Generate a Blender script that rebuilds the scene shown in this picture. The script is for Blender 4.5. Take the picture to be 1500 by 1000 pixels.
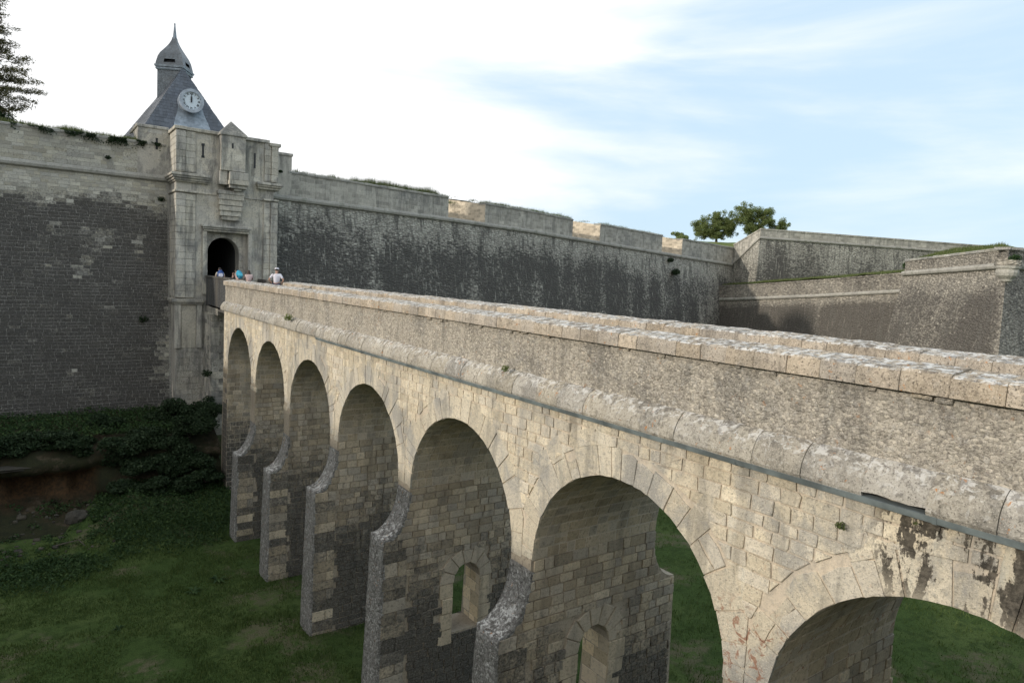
import bpy, bmesh, math, random
import numpy as np
from mathutils import Vector, Matrix, noise

# ------------------------------------------------------------------ setup
for o in list(bpy.data.objects): bpy.data.objects.remove(o)
S = bpy.context.scene
C = S.collection
PI = math.pi
R = random.Random(7)
NR = np.random.default_rng(7)

# ---- camera (23.6 mm on 36 mm, standing on the outer rampart left of the bridge)
M3 = [[0.81577491, 0.01161377, -0.5782529], [-0.57615589, 0.10370806, -0.81073364], [0.05055381, 0.99453997, 0.09129377]]
cam_d = bpy.data.cameras.new('camera'); cam = bpy.data.objects.new('camera', cam_d); C.objects.link(cam)
cam_d.sensor_width = 36; cam_d.lens = 36*985/1500
cam_d.clip_start = .1; cam_d.clip_end = 3000
cam.matrix_world = Matrix([M3[0]+[0], M3[1]+[0], M3[2]+[0], [0, 0, 0, 1]])
S.camera = cam

# ---- sun and sky
SUN_EL, SUN_AZ = 18.0, 10.0        # light travels mostly along +X and a little towards -Y
sd = bpy.data.lights.new('sun', 'SUN'); sun = bpy.data.objects.new('sun', sd); C.objects.link(sun)
sd.energy = 2.6; sd.angle = math.radians(1.2); sd.color = (1.0, .91, .79)
sv = Vector((-math.cos(math.radians(SUN_AZ))*math.cos(math.radians(SUN_EL)), math.sin(math.radians(SUN_AZ))*math.cos(math.radians(SUN_EL)), math.sin(math.radians(SUN_EL))))
sun.rotation_euler = sv.to_track_quat('Z', 'Y').to_euler(); sun.location = (-40, 20, 40)

W = bpy.data.worlds.new('World'); S.world = W; W.use_nodes = True
nt = W.node_tree; nt.nodes.clear()
def wn(t, **k):
    n = nt.nodes.new(t)
    for a, b in k.items(): setattr(n, a, b)
    return n
out = wn('ShaderNodeOutputWorld'); bg = wn('ShaderNodeBackground')
sky = wn('ShaderNodeTexSky', sky_type='NISHITA', sun_disc=False)
sky.sun_elevation = math.radians(SUN_EL); sky.sun_rotation = math.atan2(sv.x, sv.y); sky.air_density = 1.0; sky.dust_density = 1.5
skm = wn('ShaderNodeVectorMath', operation='SCALE'); skm.inputs['Scale'].default_value = .13
tc = wn('ShaderNodeTexCoord')
mp = wn('ShaderNodeMapping'); mp.inputs['Scale'].default_value = (1.3, 1.3, 6.5); mp.inputs['Rotation'].default_value = (.10, -.12, .3); mp.inputs['Location'].default_value = (.35, .1, .2)
ns = wn('ShaderNodeTexNoise'); ns.inputs['Scale'].default_value = 1.5; ns.inputs['Detail'].default_value = 7; ns.inputs['Roughness'].default_value = .52; ns.inputs['Distortion'].default_value = .35
# thick bright cloud towards the sun side, thinner to the right
dt = wn('ShaderNodeVectorMath', operation='DOT_PRODUCT'); dt.inputs[1].default_value = (-.80, .30, -.52)
ad = wn('ShaderNodeMath', operation='MULTIPLY_ADD'); ad.inputs[1].default_value = .42
rp = wn('ShaderNodeMapRange'); rp.inputs['From Min'].default_value = .08; rp.inputs['From Max'].default_value = .46; rp.interpolation_type = 'SMOOTHSTEP'
mx = wn('ShaderNodeMixRGB'); mx.inputs['Color2'].default_value = (1.14, 1.15, 1.16, 1)
veil = wn('ShaderNodeMixRGB'); veil.inputs['Fac'].default_value = .85; veil.inputs['Color2'].default_value = (.69, .90, 1.08, 1)
L = nt.links.new
L(sky.outputs[0], skm.inputs[0]); L(tc.outputs['Generated'], mp.inputs[0]); L(mp.outputs[0], ns.inputs['Vector'])
L(tc.outputs['Generated'], dt.inputs[0]); L(dt.outputs['Value'], ad.inputs[0]); L(ns.outputs['Fac'], ad.inputs[2]); L(ad.outputs[0], rp.inputs[0])
L(skm.outputs[0], veil.inputs['Color1']); L(veil.outputs[0], mx.inputs['Color1']); L(rp.outputs[0], mx.inputs['Fac'])
L(mx.outputs[0], bg.inputs[0]); L(bg.outputs[0], out.inputs[0]); bg.inputs[1].default_value = 1.0
S.view_settings.view_transform = 'Standard'; S.view_settings.look = 'None'; S.view_settings.gamma = 1; S.view_settings.exposure = 0.0
S.view_settings.use_curve_mapping = False

# ------------------------------------------------------------------ object helpers
def tag(o, label=None, cat=None, group=None, kind=None):
    if label: o['label'] = label
    if cat: o['category'] = cat
    if group: o['group'] = group
    if kind: o['kind'] = kind
    return o
def thing(name, label, cat, loc=(0, 0, 0), group=None):
    o = bpy.data.objects.new(name, None); C.objects.link(o); o.location = loc; o.empty_display_size = .3
    return tag(o, label, cat, group)
def link(name, me, mat=None, parent=None):
    if mat and not me.materials: me.materials.append(mat)
    o = bpy.data.objects.new(name, me); C.objects.link(o)
    if parent:
        o.parent = parent; bpy.context.view_layer.update if False else None
        o.matrix_parent_inverse = Matrix.Translation(-world_loc(parent))
    return o
def world_loc(o):
    v = Vector(o.location)
    return v if o.type == 'EMPTY' else Vector((0, 0, 0))
def mesh(verts, faces, tone=None, stain=None, smooth=False, uv=None, name='mesh'):
    me = bpy.data.meshes.new(name); me.from_pydata(verts, [], faces); 
    n = len(me.polygons)
    if tone is not None:
        a = me.attributes.new('tone', 'FLOAT', 'FACE'); a.data.foreach_set('value', np.resize(np.asarray(tone, dtype=np.float32), n))
    if stain is not None:
        st = np.asarray(stain, dtype=np.float32)
        if st.size == len(me.vertices) and st.size != n: a = me.attributes.new('stain', 'FLOAT', 'POINT'); a.data.foreach_set('value', st)
        else: a = me.attributes.new('stain', 'FLOAT', 'FACE'); a.data.foreach_set('value', np.resize(st, n))
    if uv is not None:
        l = me.uv_layers.new(name='UVMap'); idx = np.empty(len(me.loops), dtype=np.int32); me.loops.foreach_get('vertex_index', idx)
        l.data.foreach_set('uv', np.asarray(uv, dtype=np.float32)[idx].ravel())
    if smooth: me.polygons.foreach_set('use_smooth', [True]*n)
    me.update(); return me
def npmesh(verts, k, tone=None, smooth=False):
    """verts (N*k,3): N separate k-gons"""
    n = len(verts)//k; me = bpy.data.meshes.new('m')
    me.vertices.add(n*k); me.vertices.foreach_set('co', verts.astype(np.float32).ravel())
    me.loops.add(n*k); me.loops.foreach_set('vertex_index', np.arange(n*k, dtype=np.int32))
    me.polygons.add(n); me.polygons.foreach_set('loop_start', np.arange(0, n*k, k, dtype=np.int32)); me.polygons.foreach_set('loop_total', np.full(n, k, dtype=np.int32))
    if tone is not None:
        a = me.attributes.new('tone', 'FLOAT', 'FACE'); a.data.foreach_set('value', tone.astype(np.float32))
    me.update(); me.validate(); return me
class MB:
    def __init__(s): s.v = []; s.f = []; s.t = []; s.s = []
    def add(s, vs, fs, tone=.5, stain=0.):
        b = len(s.v); s.v += [tuple(v) for v in vs]; s.f += [tuple(b+i for i in f) for f in fs]; s.t += [tone]*len(fs); s.s += [stain]*len(fs); return s
    def box(s, a, b, tone=.5, stain=0., j=0.):
        x0, y0, z0 = a; x1, y1, z1 = b
        vs = [(x0, y0, z0), (x1, y0, z0), (x1, y1, z0), (x0, y1, z0), (x0, y0, z1), (x1, y0, z1), (x1, y1, z1), (x0, y1, z1)]
        if j: vs = [tuple(c+R.uniform(-j, j) for c in v) for v in vs]
        return s.add(vs, [(0, 3, 2, 1), (4, 5, 6, 7), (0, 1, 5, 4), (1, 2, 6, 5), (2, 3, 7, 6), (3, 0, 4, 7)], tone, stain)
    def cham(s, a, b, c=.02, tone=.5, stain=0., j=0.):
        """box with chamfered edges"""
        m = bmesh.new(); bmesh.ops.create_cube(m, size=1)
        for v in m.verts: v.co = Vector([(a[i]+b[i])/2+v.co[i]*(b[i]-a[i]) + (R.uniform(-j, j) if j else 0) for i in range(3)])
        bmesh.ops.bevel(m, geom=m.edges[:]+m.verts[:], offset=c, segments=1, affect='EDGES')
        m.verts.index_update(); s.add([v.co for v in m.verts], [[v.index for v in f.verts] for f in m.faces], tone, stain); m.free(); return s
    def tube(s, pts, rad, n=8, tone=.5, cap=True):
        rings = []; pts = [Vector(p) for p in pts]
        for i, p in enumerate(pts):
            d = (pts[min(i+1, len(pts)-1)]-pts[max(i-1, 0)]).normalized()
            u = d.cross(Vector((0, 0, 1))); u = u.normalized() if u.length > 1e-3 else Vector((1, 0, 0)); w = d.cross(u)
            r = rad[i] if hasattr(rad, '__len__') else rad
            rings.append([p+(u*math.cos(2*PI*k/n)+w*math.sin(2*PI*k/n))*r for k in range(n)])
        vs = [v for r in rings for v in r]; fs = [(i*n+k, i*n+(k+1) % n, (i+1)*n+(k+1) % n, (i+1)*n+k) for i in range(len(pts)-1) for k in range(n)]
        if cap: fs += [tuple(range(n)), tuple((len(pts)-1)*n+k for k in reversed(range(n)))]
        return s.add(vs, fs, tone)
    def prism(s, poly, axis, a, b, tone=.5, stain=0.):
        """poly: 2D list, extruded along axis ('x': poly=(y,z), 'y': poly=(x,z), 'z': poly=(x,y)) from a to b"""
        P = {'x': lambda p, t: (t, p[0], p[1]), 'y': lambda p, t: (p[0], t, p[1]), 'z': lambda p, t: (p[0], p[1], t)}[axis]
        n = len(poly); vs = [P(p, a) for p in poly]+[P(p, b) for p in poly]
        return s.add(vs, [tuple(range(n)), tuple(reversed(range(n, 2*n)))]+[(i, i+n, (i+1) % n+n, (i+1) % n) for i in range(n)], tone, stain)
    def mesh(s, smooth=False, fix=True):
        me = mesh(s.v, s.f, s.t, s.s, smooth)
        if fix:
            m = bmesh.new(); m.from_mesh(me); bmesh.ops.recalc_face_normals(m, faces=m.faces); m.to_mesh(me); m.free()
        return me
    def build(s, name, mat, parent=None, smooth=False, fix=True): return link(name, s.mesh(smooth, fix), mat, parent)

FW = Vector((-M3[0][2], -M3[1][2], -M3[2][2]))
def vis(p):
    p = Vector(p); c = Matrix(M3).transposed() @ p
    if c.z > -.2: return False
    return abs(c.x/-c.z) < .80 and abs(c.y/-c.z) < .54
class Kind:
    """many pieces of one kind: the 300 that show largest become objects, the rest one piece of stonework"""
    def __init__(s, name, rest, mat, parent, limit=300): s.n = name; s.r = rest; s.m = mat; s.p = parent; s.l = limit; s.items = []
    def add(s, vs, fs, tone, stain, size):
        c = sum((Vector(v) for v in vs), Vector())/len(vs); d = max(c.length, 1)
        s.items.append(((size/d/d) if vis(c) else size/d/d*1e-4, vs, fs, tone, stain))
    def flush(s):
        s.items.sort(key=lambda t: -t[0])
        for q, vs, fs, tone, stain in s.items[:s.l]:
            link(s.n, mesh(vs, fs, [tone], [stain], name=s.n), s.m, s.p)
        rest = s.items[s.l:]
        if rest:
            b = MB()
            for q, vs, fs, tone, stain in rest: b.add(vs, fs, tone, stain)
            o = b.build(s.r, s.m, s.p, fix=False); o['kind'] = 'stuff'
def clip(poly, px, py, nx, ny):
    res = []
    for i in range(len(poly)):
        a = poly[i]; b = poly[(i+1) % len(poly)]
        da = (a[0]-px)*nx+(a[1]-py)*ny; db = (b[0]-px)*nx+(b[1]-py)*ny
        if da >= 0: res.append(a)
        if (da >= 0) != (db >= 0): t = da/(da-db); res.append((a[0]+(b[0]-a[0])*t, a[1]+(b[1]-a[1])*t))
    return res
def area(p): return abs(sum(p[i][0]*p[(i+1) % len(p)][1]-p[(i+1) % len(p)][0]*p[i][1] for i in range(len(p))))/2
def stone(kind, poly, to3, proud=.015, ch=.02, back=.05, tone=.5, stain=0., cut=0., jit=.008):
    """poly 2D (u,v); to3(u,v,h) -> 3D with h outward"""
    if len(poly) < 3 or area(poly) < .004: return
    if cut and len(poly) == 4:
        q = []
        for i in range(4):
            a, p, b = poly[i-1], poly[i], poly[(i+1) % 4]; c1 = cut*R.uniform(.3, 1.4)
            la = math.dist(a, p); lb = math.dist(b, p)
            q.append((p[0]+(a[0]-p[0])*min(.4, c1/la), p[1]+(a[1]-p[1])*min(.4, c1/la))); q.append((p[0]+(b[0]-p[0])*min(.4, c1/lb), p[1]+(b[1]-p[1])*min(.4, c1/lb)))
        poly = q
    poly = [(u+R.uniform(-jit, jit), v+R.uniform(-jit, jit)) for u, v in poly]
    cu = sum(p[0] for p in poly)/len(poly); cv = sum(p[1] for p in poly)/len(poly); n = len(poly)
    sz = math.sqrt(area(poly)); k = max(.5, 1-2*ch/sz); pr = proud*R.uniform(.5, 1.4)
    tl = (R.uniform(-.03, .03), R.uniform(-.03, .03))
    vs = [to3(u, v, -back) for u, v in poly]+[to3(u, v, pr-ch*.6) for u, v in poly]
    vs += [to3(cu+(u-cu)*k, cv+(v-cv)*k, pr+(u-cu)*tl[0]+(v-cv)*tl[1]) for u, v in poly]
    fs = [(i, (i+1) % n, n+(i+1) % n, n+i) for i in range(n)]+[(n+i, n+(i+1) % n, 2*n+(i+1) % n, 2*n+i) for i in range(n)]+[tuple(range(2*n, 3*n))]
    a0 = Vector(to3(*poly[0], 0)); 
    nrm = (Vector(vs[2*n+1])-Vector(vs[2*n])).cross(Vector(vs[2*n+2])-Vector(vs[2*n+1])); outw = Vector(to3(cu, cv, 1))-Vector(to3(cu, cv, 0))
    if nrm.dot(outw) < 0: fs = [tuple(reversed(f)) for f in fs]
    kind.add(vs, fs, tone, stain, area(poly))
def courses(u0, u1, v0, v1, h, l, gap=.02, wob=.0):
    """coursed rubble between u0..u1, from v1 down to v0"""
    v = v1; out = []
    while v > v0+.05:
        hh = min(h*R.uniform(.82, 1.2), v-v0)
        if v-hh-v0 < .07: hh = v-v0
        u = u0-R.uniform(0, l)
        while u < u1:
            ll = l*R.uniform(.6, 1.45); a, b = max(u, u0), min(u+ll, u1)
            if b-a > .08:
                w = lambda x: wob*math.sin(x*1.3+v*2)
                out.append([(a+gap/2, v-hh+gap/2+w(a)), (b-gap/2, v-hh+gap/2+w(b)), (b-gap/2, v-gap/2+w(b)), (a+gap/2, v-gap/2+w(a))])
            u += ll
        v -= hh
    return out
fn = lambda x, y, z, s=1.: noise.noise(Vector((x*s, y*s, z*s)))
def fr(x, y, z, s=1., o=4): return noise.fractal(Vector((x*s, y*s, z*s)), 1.0, 2.0, o)

# ------------------------------------------------------------------ materials
def newmat(name):
    m = bpy.data.materials.new(name); m.use_nodes = True; t = m.node_tree; t.nodes.clear()
    o = t.nodes.new('ShaderNodeOutputMaterial'); b = t.nodes.new('ShaderNodeBsdfPrincipled'); t.links.new(b.outputs[0], o.inputs[0])
    return m, t, b
class G:
    def __init__(s, t): s.t = t
    def n(s, ty, **k):
        n = s.t.nodes.new(ty)
        for a, b in k.items(): setattr(n, a, b)
        return n
    def set(s, sock, v):
        if hasattr(v, 'links') or isinstance(v, bpy.types.NodeSocket): s.t.links.new(v, sock)
        else: sock.default_value = (*v, 1) if isinstance(v, tuple) and len(v) == 3 and sock.type == 'RGBA' else v
    def mix(s, f, a, b, mode='MIX'):
        n = s.n('ShaderNodeMixRGB', blend_type=mode); s.set(n.inputs[0], f); s.set(n.inputs[1], a); s.set(n.inputs[2], b); return n.outputs[0]
    def m(s, op, a, b=0., c=None):
        n = s.n('ShaderNodeMath', operation=op); s.set(n.inputs[0], a); s.set(n.inputs[1], b)
        if c is not None: s.set(n.inputs[2], c)
        return n.outputs[0]
    def rng(s, v, a, b, c=0., d=1.):
        n = s.n('ShaderNodeMapRange', interpolation_type='SMOOTHSTEP'); s.set(n.inputs[0], v)
        for i, q in enumerate((a, b, c, d)): n.inputs[i+1].default_value = q
        return n.outputs[0]
    def pos(s, scale=(1, 1, 1), off=(0, 0, 0)):
        g = s.n('ShaderNodeNewGeometry'); mp = s.n('ShaderNodeMapping'); mp.inputs['Scale'].default_value = scale; mp.inputs['Location'].default_value = off
        s.t.links.new(g.outputs['Position'], mp.inputs[0]); return mp.outputs[0]
    def noise(s, sc, det=5, ro=.55, scale=(1, 1, 1), off=(0, 0, 0), dist=0.):
        n = s.n('ShaderNodeTexNoise'); s.set(n.inputs['Vector'], s.pos(scale, off)); n.inputs['Scale'].default_value = sc; n.inputs['Detail'].default_value = det
        n.inputs['Roughness'].default_value = ro; n.inputs['Distortion'].default_value = dist; return n.outputs['Fac']
    def vor(s, sc, feat='F1'):
        n = s.n('ShaderNodeTexVoronoi', feature=feat); s.set(n.inputs['Vector'], s.pos()); n.inputs['Scale'].default_value = sc; return n
    def attr(s, name): n = s.n('ShaderNodeAttribute'); n.attribute_name = name; return n.outputs['Fac']
def stone_mat(name, light, mid, dark, tonev=.6, streak=.0, sdark=(.05, .048, .045), white=.0, wtop=0., orange=0., stain=(.04, .042, .044), sc=1., bump=.5, speck=.5, brick=None, seep=False, green=0., pits=.0, bd=.03, warm=.3, grey=0., cells=None, cellv=.5, cgap=1.):
    m, t, b = newmat(name); g = G(t)
    tone = g.attr('tone'); st = g.attr('stain')
    n1 = g.noise(.55*sc, 5, .6); n2 = g.noise(5*sc, 8, .68, off=(3, 1, 7)); n3 = g.noise(38*sc, 5, .7); n4 = g.noise(14*sc, 6, .65, off=(9, 2, 4))
    c = g.mix(g.rng(g.m('ADD', g.m('MULTIPLY', n1, .6), g.m('MULTIPLY', n2, .4)), .36, .66), mid, light)
    c = g.mix(g.rng(n4, .50, .64, 0, .70), c, dark)
    v = g.m('MULTIPLY_ADD', tone, tonev, 1-tonev/2)
    c = g.mix(1., c, v, 'MULTIPLY')
    # warm / cool swing between stones
    w = g.m('FRACT', g.m('MULTIPLY', tone, 7.3)); c = g.mix(g.m('MULTIPLY', w, warm), c, tuple(q*k for q, k in zip(mid, (.95, .84, .62))))
    w2 = g.rng(g.m('FRACT', g.m('MULTIPLY', tone, 13.7)), .55, .75, 0, .28 if warm else 0); c = g.mix(w2, c, tuple(sum(mid)/3*k for k in (1.02, 1.0, .97)))
    if grey: c = g.mix(g.rng(g.noise(.95, 7, .68, (1, 1, .6), off=(12, 3, 5), dist=.5), .47, .62, 0, grey), c, tuple(sum(dark)/3*k for k in (1.05, 1.02, .95)))
    c = g.mix(g.rng(n3, .54, .64, 0, speck), c, tuple(q*.45 for q in dark))
    c = g.mix(g.rng(g.noise(55*sc, 4, .6, off=(1, 8, 3)), .55, .65, 0, speck*.6), c, tuple(min(1, q*1.35) for q in light))
    hgt = g.m('ADD', g.m('MULTIPLY', n4, .7), g.m('MULTIPLY', n3, .3))
    if brick:
        u = g.n('ShaderNodeUVMap'); dn = g.n('ShaderNodeTexNoise'); dn.inputs['Scale'].default_value = 1.2; g.t.links.new(g.pos(), dn.inputs['Vector'])
        sub = g.n('ShaderNodeVectorMath', operation='MULTIPLY_ADD'); g.t.links.new(dn.outputs['Color'], sub.inputs[0]); sub.inputs[1].default_value = (.16, .16, 0); g.t.links.new(u.outputs[0], sub.inputs[2])
        bt = g.n('ShaderNodeTexBrick'); g.t.links.new(sub.outputs[0], bt.inputs['Vector'])
        bt.inputs['Scale'].default_value = 1; bt.inputs['Brick Width'].default_value = brick[0]; bt.inputs['Row Height'].default_value = brick[1]; bt.inputs['Mortar Size'].default_value = .018; bt.inputs['Mortar Smooth'].default_value = .4
        bt.inputs['Color1'].default_value = (.55, .55, .55, 1); bt.inputs['Color2'].default_value = (1.15, 1.15, 1.15, 1); bt.inputs['Mortar'].default_value = (1, 1, 1, 1)
        c = g.mix(.8, c, bt.outputs['Color'], 'MULTIPLY')
        hgt = g.m('SUBTRACT', hgt, g.m('MULTIPLY', bt.outputs['Fac'], .8))
    crand = .5
    if cells:
        vc = g.n('ShaderNodeTexVoronoi', feature='F1'); vn = g.n('ShaderNodeTexNoise'); vn.inputs['Scale'].default_value = 2.5; t.links.new(g.pos(), vn.inputs['Vector'])
        va = g.n('ShaderNodeVectorMath', operation='MULTIPLY_ADD'); t.links.new(vn.outputs['Color'], va.inputs[0]); va.inputs[1].default_value = tuple([cells[2]]*3); t.links.new(g.pos((cells[0], cells[0], cells[1])), va.inputs[2])
        t.links.new(va.outputs[0], vc.inputs['Vector']); vc.inputs['Scale'].default_value = 1; sc_ = g.n('ShaderNodeSeparateColor'); t.links.new(vc.outputs['Color'], sc_.inputs[0]); crand = sc_.outputs[0]
        c = g.mix(1., c, g.m('MULTIPLY_ADD', crand, cellv*2, 1-cellv), 'MULTIPLY')
        c = g.mix(g.rng(sc_.outputs[1], .90, .93, 0, .55), c, tuple(min(.8, q*1.2) for q in light))
        ve = g.rng(vc.outputs['Distance'], .35, .75); c = g.mix(g.m('MULTIPLY', ve, .5*cgap), c, tuple(q*.55 for q in dark)); hgt = g.m('SUBTRACT', hgt, g.m('MULTIPLY', ve, .8*cgap))
    # dark growth, on the piers also painted shade, where the stain value is high, ragged edge
    sf = g.m('MULTIPLY_ADD', g.m('SUBTRACT', g.m('ADD', g.m('MULTIPLY', n2, .5), g.m('MULTIPLY', n4, .5)), .5), 1.5, st)
    if cells: sf = g.m('ADD', sf, g.m('MULTIPLY', g.m('SUBTRACT', crand, .55), .75))
    sm = g.rng(sf, .22, .74)
    dcol = g.mix(g.rng(g.noise(22*sc, 5, .7, off=(5, 5, 1)), .42, .66), stain, tuple(q*3.4+.015 for q in stain))
    if brick: dcol = g.mix(g.m('MULTIPLY', bt.outputs['Fac'], .5), dcol, (.17, .165, .15))
    c = g.mix(g.m('MULTIPLY', sm, .93), c, dcol)
    c = g.mix(g.m('MULTIPLY', g.rng(g.noise(11*sc, 3, .5, off=(2, 9, 9)), .66, .72), g.m('MULTIPLY', sm, .75)), c, (.30, .29, .25))
    if streak:
        s1 = g.noise(3.2, 5, .6, (1, 1, .12)); s2 = g.noise(.9, 3, .5, (1, 1, .3), off=(4, 4, 4))
        c = g.mix(g.m('MULTIPLY', g.rng(g.m('MULTIPLY', s1, g.m('ADD', s2, .5)), .48, .68), streak), c, sdark)
        s3 = g.noise(5.5, 5, .6, (1, 1, .1), off=(7, 1, 2)); c = g.mix(g.rng(s3, .56, .72, 0, streak*.55), c, tuple(min(.75, q*1.25) for q in light))
    geo = g.n('ShaderNodeNewGeometry'); sp = g.n('ShaderNodeSeparateXYZ'); t.links.new(geo.outputs['Normal'], sp.inputs[0])
    up = g.rng(sp.outputs[2], .35, .8)
    if green: c = g.mix(g.m('MULTIPLY', g.rng(g.noise(1.8, 5, .65, off=(2, 3, 9)), .5, .66), green), c, (.055, .075, .03))
    if white or wtop:
        wl = g.rng(g.m('MULTIPLY_ADD', up, .075 if wtop else 0., g.noise(7.5*sc, 6, .68, off=(6, 6, 6), dist=.6)), .56, .62)
        c = g.mix(g.m('MULTIPLY', wl, g.m('ADD', g.m('MULTIPLY', up, wtop), white)), c, (.66, .65, .62))
        dk = g.rng(g.m('MULTIPLY_ADD', up, .05 if wtop else 0., g.noise(9*sc, 5, .65, off=(1, 2, 8))), .56, .62)
        c = g.mix(g.m('MULTIPLY', dk, g.m('ADD', g.m('MULTIPLY', up, wtop*.6), white*.8)), c, (.07, .062, .055))
    if orange:
        ol = g.m('MULTIPLY', g.rng(g.noise(2.2, 2, .5, off=(8, 1, 1)), .52, .6), g.rng(g.noise(11, 5, .7, off=(3, 3, 3)), .60, .66))
        c = g.mix(g.m('MULTIPLY', ol, orange), c, (.46, .20, .06))
    if seep:
        ps = g.n('ShaderNodeNewGeometry'); q = g.n('ShaderNodeSeparateXYZ'); t.links.new(ps.outputs['Position'], q.inputs[0])
        reg = g.m('MULTIPLY', g.rng(q.outputs[1], 3.75, 4.1, 1, 0), g.rng(q.outputs[2], -3.9, -3.2))
        sn = g.m('ADD', g.m('MULTIPLY', g.noise(2.6, 4, .6, (1, 1, .30), off=(0, 2.1, 0), dist=.3), .72), g.m('MULTIPLY', g.noise(15, 5, .7, (1, 1, .6)), .28))
        c = g.mix(g.m('MULTIPLY', reg, g.rng(sn, .486, .512, 0, .93)), c, g.mix(g.rng(n4, .4, .65), (.028, .025, .021), (.12, .105, .085)))
        reg2 = g.m('MULTIPLY', g.m('MULTIPLY', g.rng(q.outputs[1], 4.7, 5.1), g.rng(q.outputs[1], 6.2, 6.6, 1, 0)), g.m('MULTIPLY', g.rng(q.outputs[2], -6.2, -5.8), g.rng(q.outputs[2], -4.9, -4.4, 1, 0)))
        c = g.mix(g.m('MULTIPLY', reg2, g.rng(g.noise(4.5, 6, .75, off=(2, 2, 2), dist=1.), .54, .60, 0, .75)), c, (.26, .11, .06))
        drip = g.m('MULTIPLY', g.rng(q.outputs[2], -3.3, -2.5), g.rng(g.noise(1.6, 5, .6, (1, 1, .15), off=(0, 5, 0)), .60, .68, 0, .55))
        c = g.mix(drip, c, (.09, .08, .065))
    t.links.new(c, b.inputs['Base Color']); b.inputs['Roughness'].default_value = .5 if 'slate' in name else .93; b.inputs['Specular IOR Level'].default_value = .6 if 'slate' in name else .2
    if pits:
        vv = g.vor(16*sc); hgt = g.m('ADD', hgt, g.m('MULTIPLY', g.rng(vv.outputs['Distance'], 0, .45), pits))
    bp = g.n('ShaderNodeBump'); bp.inputs['Strength'].default_value = bump; bp.inputs['Distance'].default_value = bd
    t.links.new(hgt, bp.inputs['Height']); t.links.new(bp.outputs[0], b.inputs['Normal'])
    return m
def plain(name, col, rough=.7, metal=0., var=.25, sc=8., bump=.2):
    m, t, b = newmat(name); g = G(t); n = g.noise(sc, 5, .6)
    c = g.mix(g.rng(n, .3, .7), tuple(q*(1-var) for q in col), tuple(min(1, q*(1+var)) for q in col))
    t.links.new(c, b.inputs['Base Color']); b.inputs['Roughness'].default_value = rough; b.inputs['Metallic'].default_value = metal
    if bump:
        bp = g.n('ShaderNodeBump'); bp.inputs['Strength'].default_value = bump; bp.inputs['Distance'].default_value = .01; t.links.new(n, bp.inputs['Height']); t.links.new(bp.outputs[0], b.inputs['Normal'])
    return m
def leaf_mat(name, a, b2, c3, tr_=.3):
    m, t, b = newmat(name); g = G(t); tone = g.attr('tone')
    c = g.mix(g.rng(g.m('ADD', g.m('MULTIPLY', g.noise(.9, 4, .6), .5), g.m('MULTIPLY', tone, .5)), .3, .7), a, b2)
    c = g.mix(g.rng(tone, .86, .97), c, c3)
    t.links.new(c, b.inputs['Base Color']); b.inputs['Roughness'].default_value = .65; b.inputs['Specular IOR Level'].default_value = .25
    tr = g.n('ShaderNodeBsdfTranslucent'); t.links.new(c, tr.inputs[0]); ms = g.n('ShaderNodeMixShader'); ms.inputs[0].default_value = tr_
    o = [n for n in t.nodes if n.type == 'OUTPUT_MATERIAL'][0]
    t.links.new(b.outputs[0], ms.inputs[1]); t.links.new(tr.outputs[0], ms.inputs[2]); t.links.new(ms.outputs[0], o.inputs[0]); return m
def ground_mat(name, cols, sc=1.):
    m, t, b = newmat(name); g = G(t)
    n1 = g.noise(.22*sc, 6, .62); n2 = g.noise(2.4*sc, 7, .7, off=(4, 4, 0)); n3 = g.noise(30*sc, 3, .7)
    c = g.mix(g.rng(n1, .44, .57), cols[0], cols[1]); c = g.mix(g.rng(n2, .45, .60, 0, .8), c, cols[2])
    bare = g.m('MULTIPLY', g.rng(g.noise(.30*sc, 5, .6, off=(11, 3, 0)), .53, .61), g.rng(n2, .40, .56))
    c = g.mix(g.m('MULTIPLY', bare, .8), c, cols[3]); c = g.mix(g.rng(n3, .47, .62, 0, .6), c, tuple(q*.4 for q in cols[2]))
    t.links.new(c, b.inputs['Base Color']); b.inputs['Roughness'].default_value = .95; b.inputs['Specular IOR Level'].default_value = .1
    bp = g.n('ShaderNodeBump'); bp.inputs['Strength'].default_value = .8; bp.inputs['Distance'].default_value = .06; t.links.new(g.m('ADD', n2, n3), bp.inputs['Height']); t.links.new(bp.outputs[0], b.inputs['Normal'])
    return m

M = {}
M['face'] = stone_mat('spandrel_stone', (.76, .68, .53), (.61, .53, .40), (.34, .31, .25), tonev=.38, warm=.15, streak=.38, sdark=(.20, .185, .155), orange=.2, seep=True, speck=.6, stain=(.14, .135, .12), bump=1., grey=.7, bd=.04)
M['arch'] = stone_mat('arch_limestone', (.70, .63, .50), (.54, .485, .385), (.33, .31, .265), tonev=.25, warm=.15, streak=.45, sdark=(.19, .18, .155), orange=.2, seep=True, speck=.6, stain=(.13, .125, .115), bump=1., grey=.85, bd=.04)
M['mortar'] = stone_mat('lime_mortar', (.74, .63, .48), (.60, .50, .37), (.38, .33, .26), streak=.35, sdark=(.22, .20, .16), seep=True, speck=.3, stain=(.18, .17, .15), bump=1., grey=.45)
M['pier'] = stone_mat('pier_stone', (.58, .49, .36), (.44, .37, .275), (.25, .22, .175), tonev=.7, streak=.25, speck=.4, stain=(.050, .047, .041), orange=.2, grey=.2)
M['pmortar'] = stone_mat('pier_mortar', (.50, .43, .34), (.42, .36, .28), (.2, .18, .15), speck=.3, stain=(.185, .175, .155), streak=.15)
M['rough'] = stone_mat('weathered_lichen_stone', (.42, .41, .39), (.27, .265, .25), (.12, .115, .11), white=.6, wtop=.35, orange=.7, speck=.7, bump=1., stain=(.06, .058, .053), bd=.05, cells=(17., 13., 2.), cellv=.3, cgap=.5)
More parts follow.
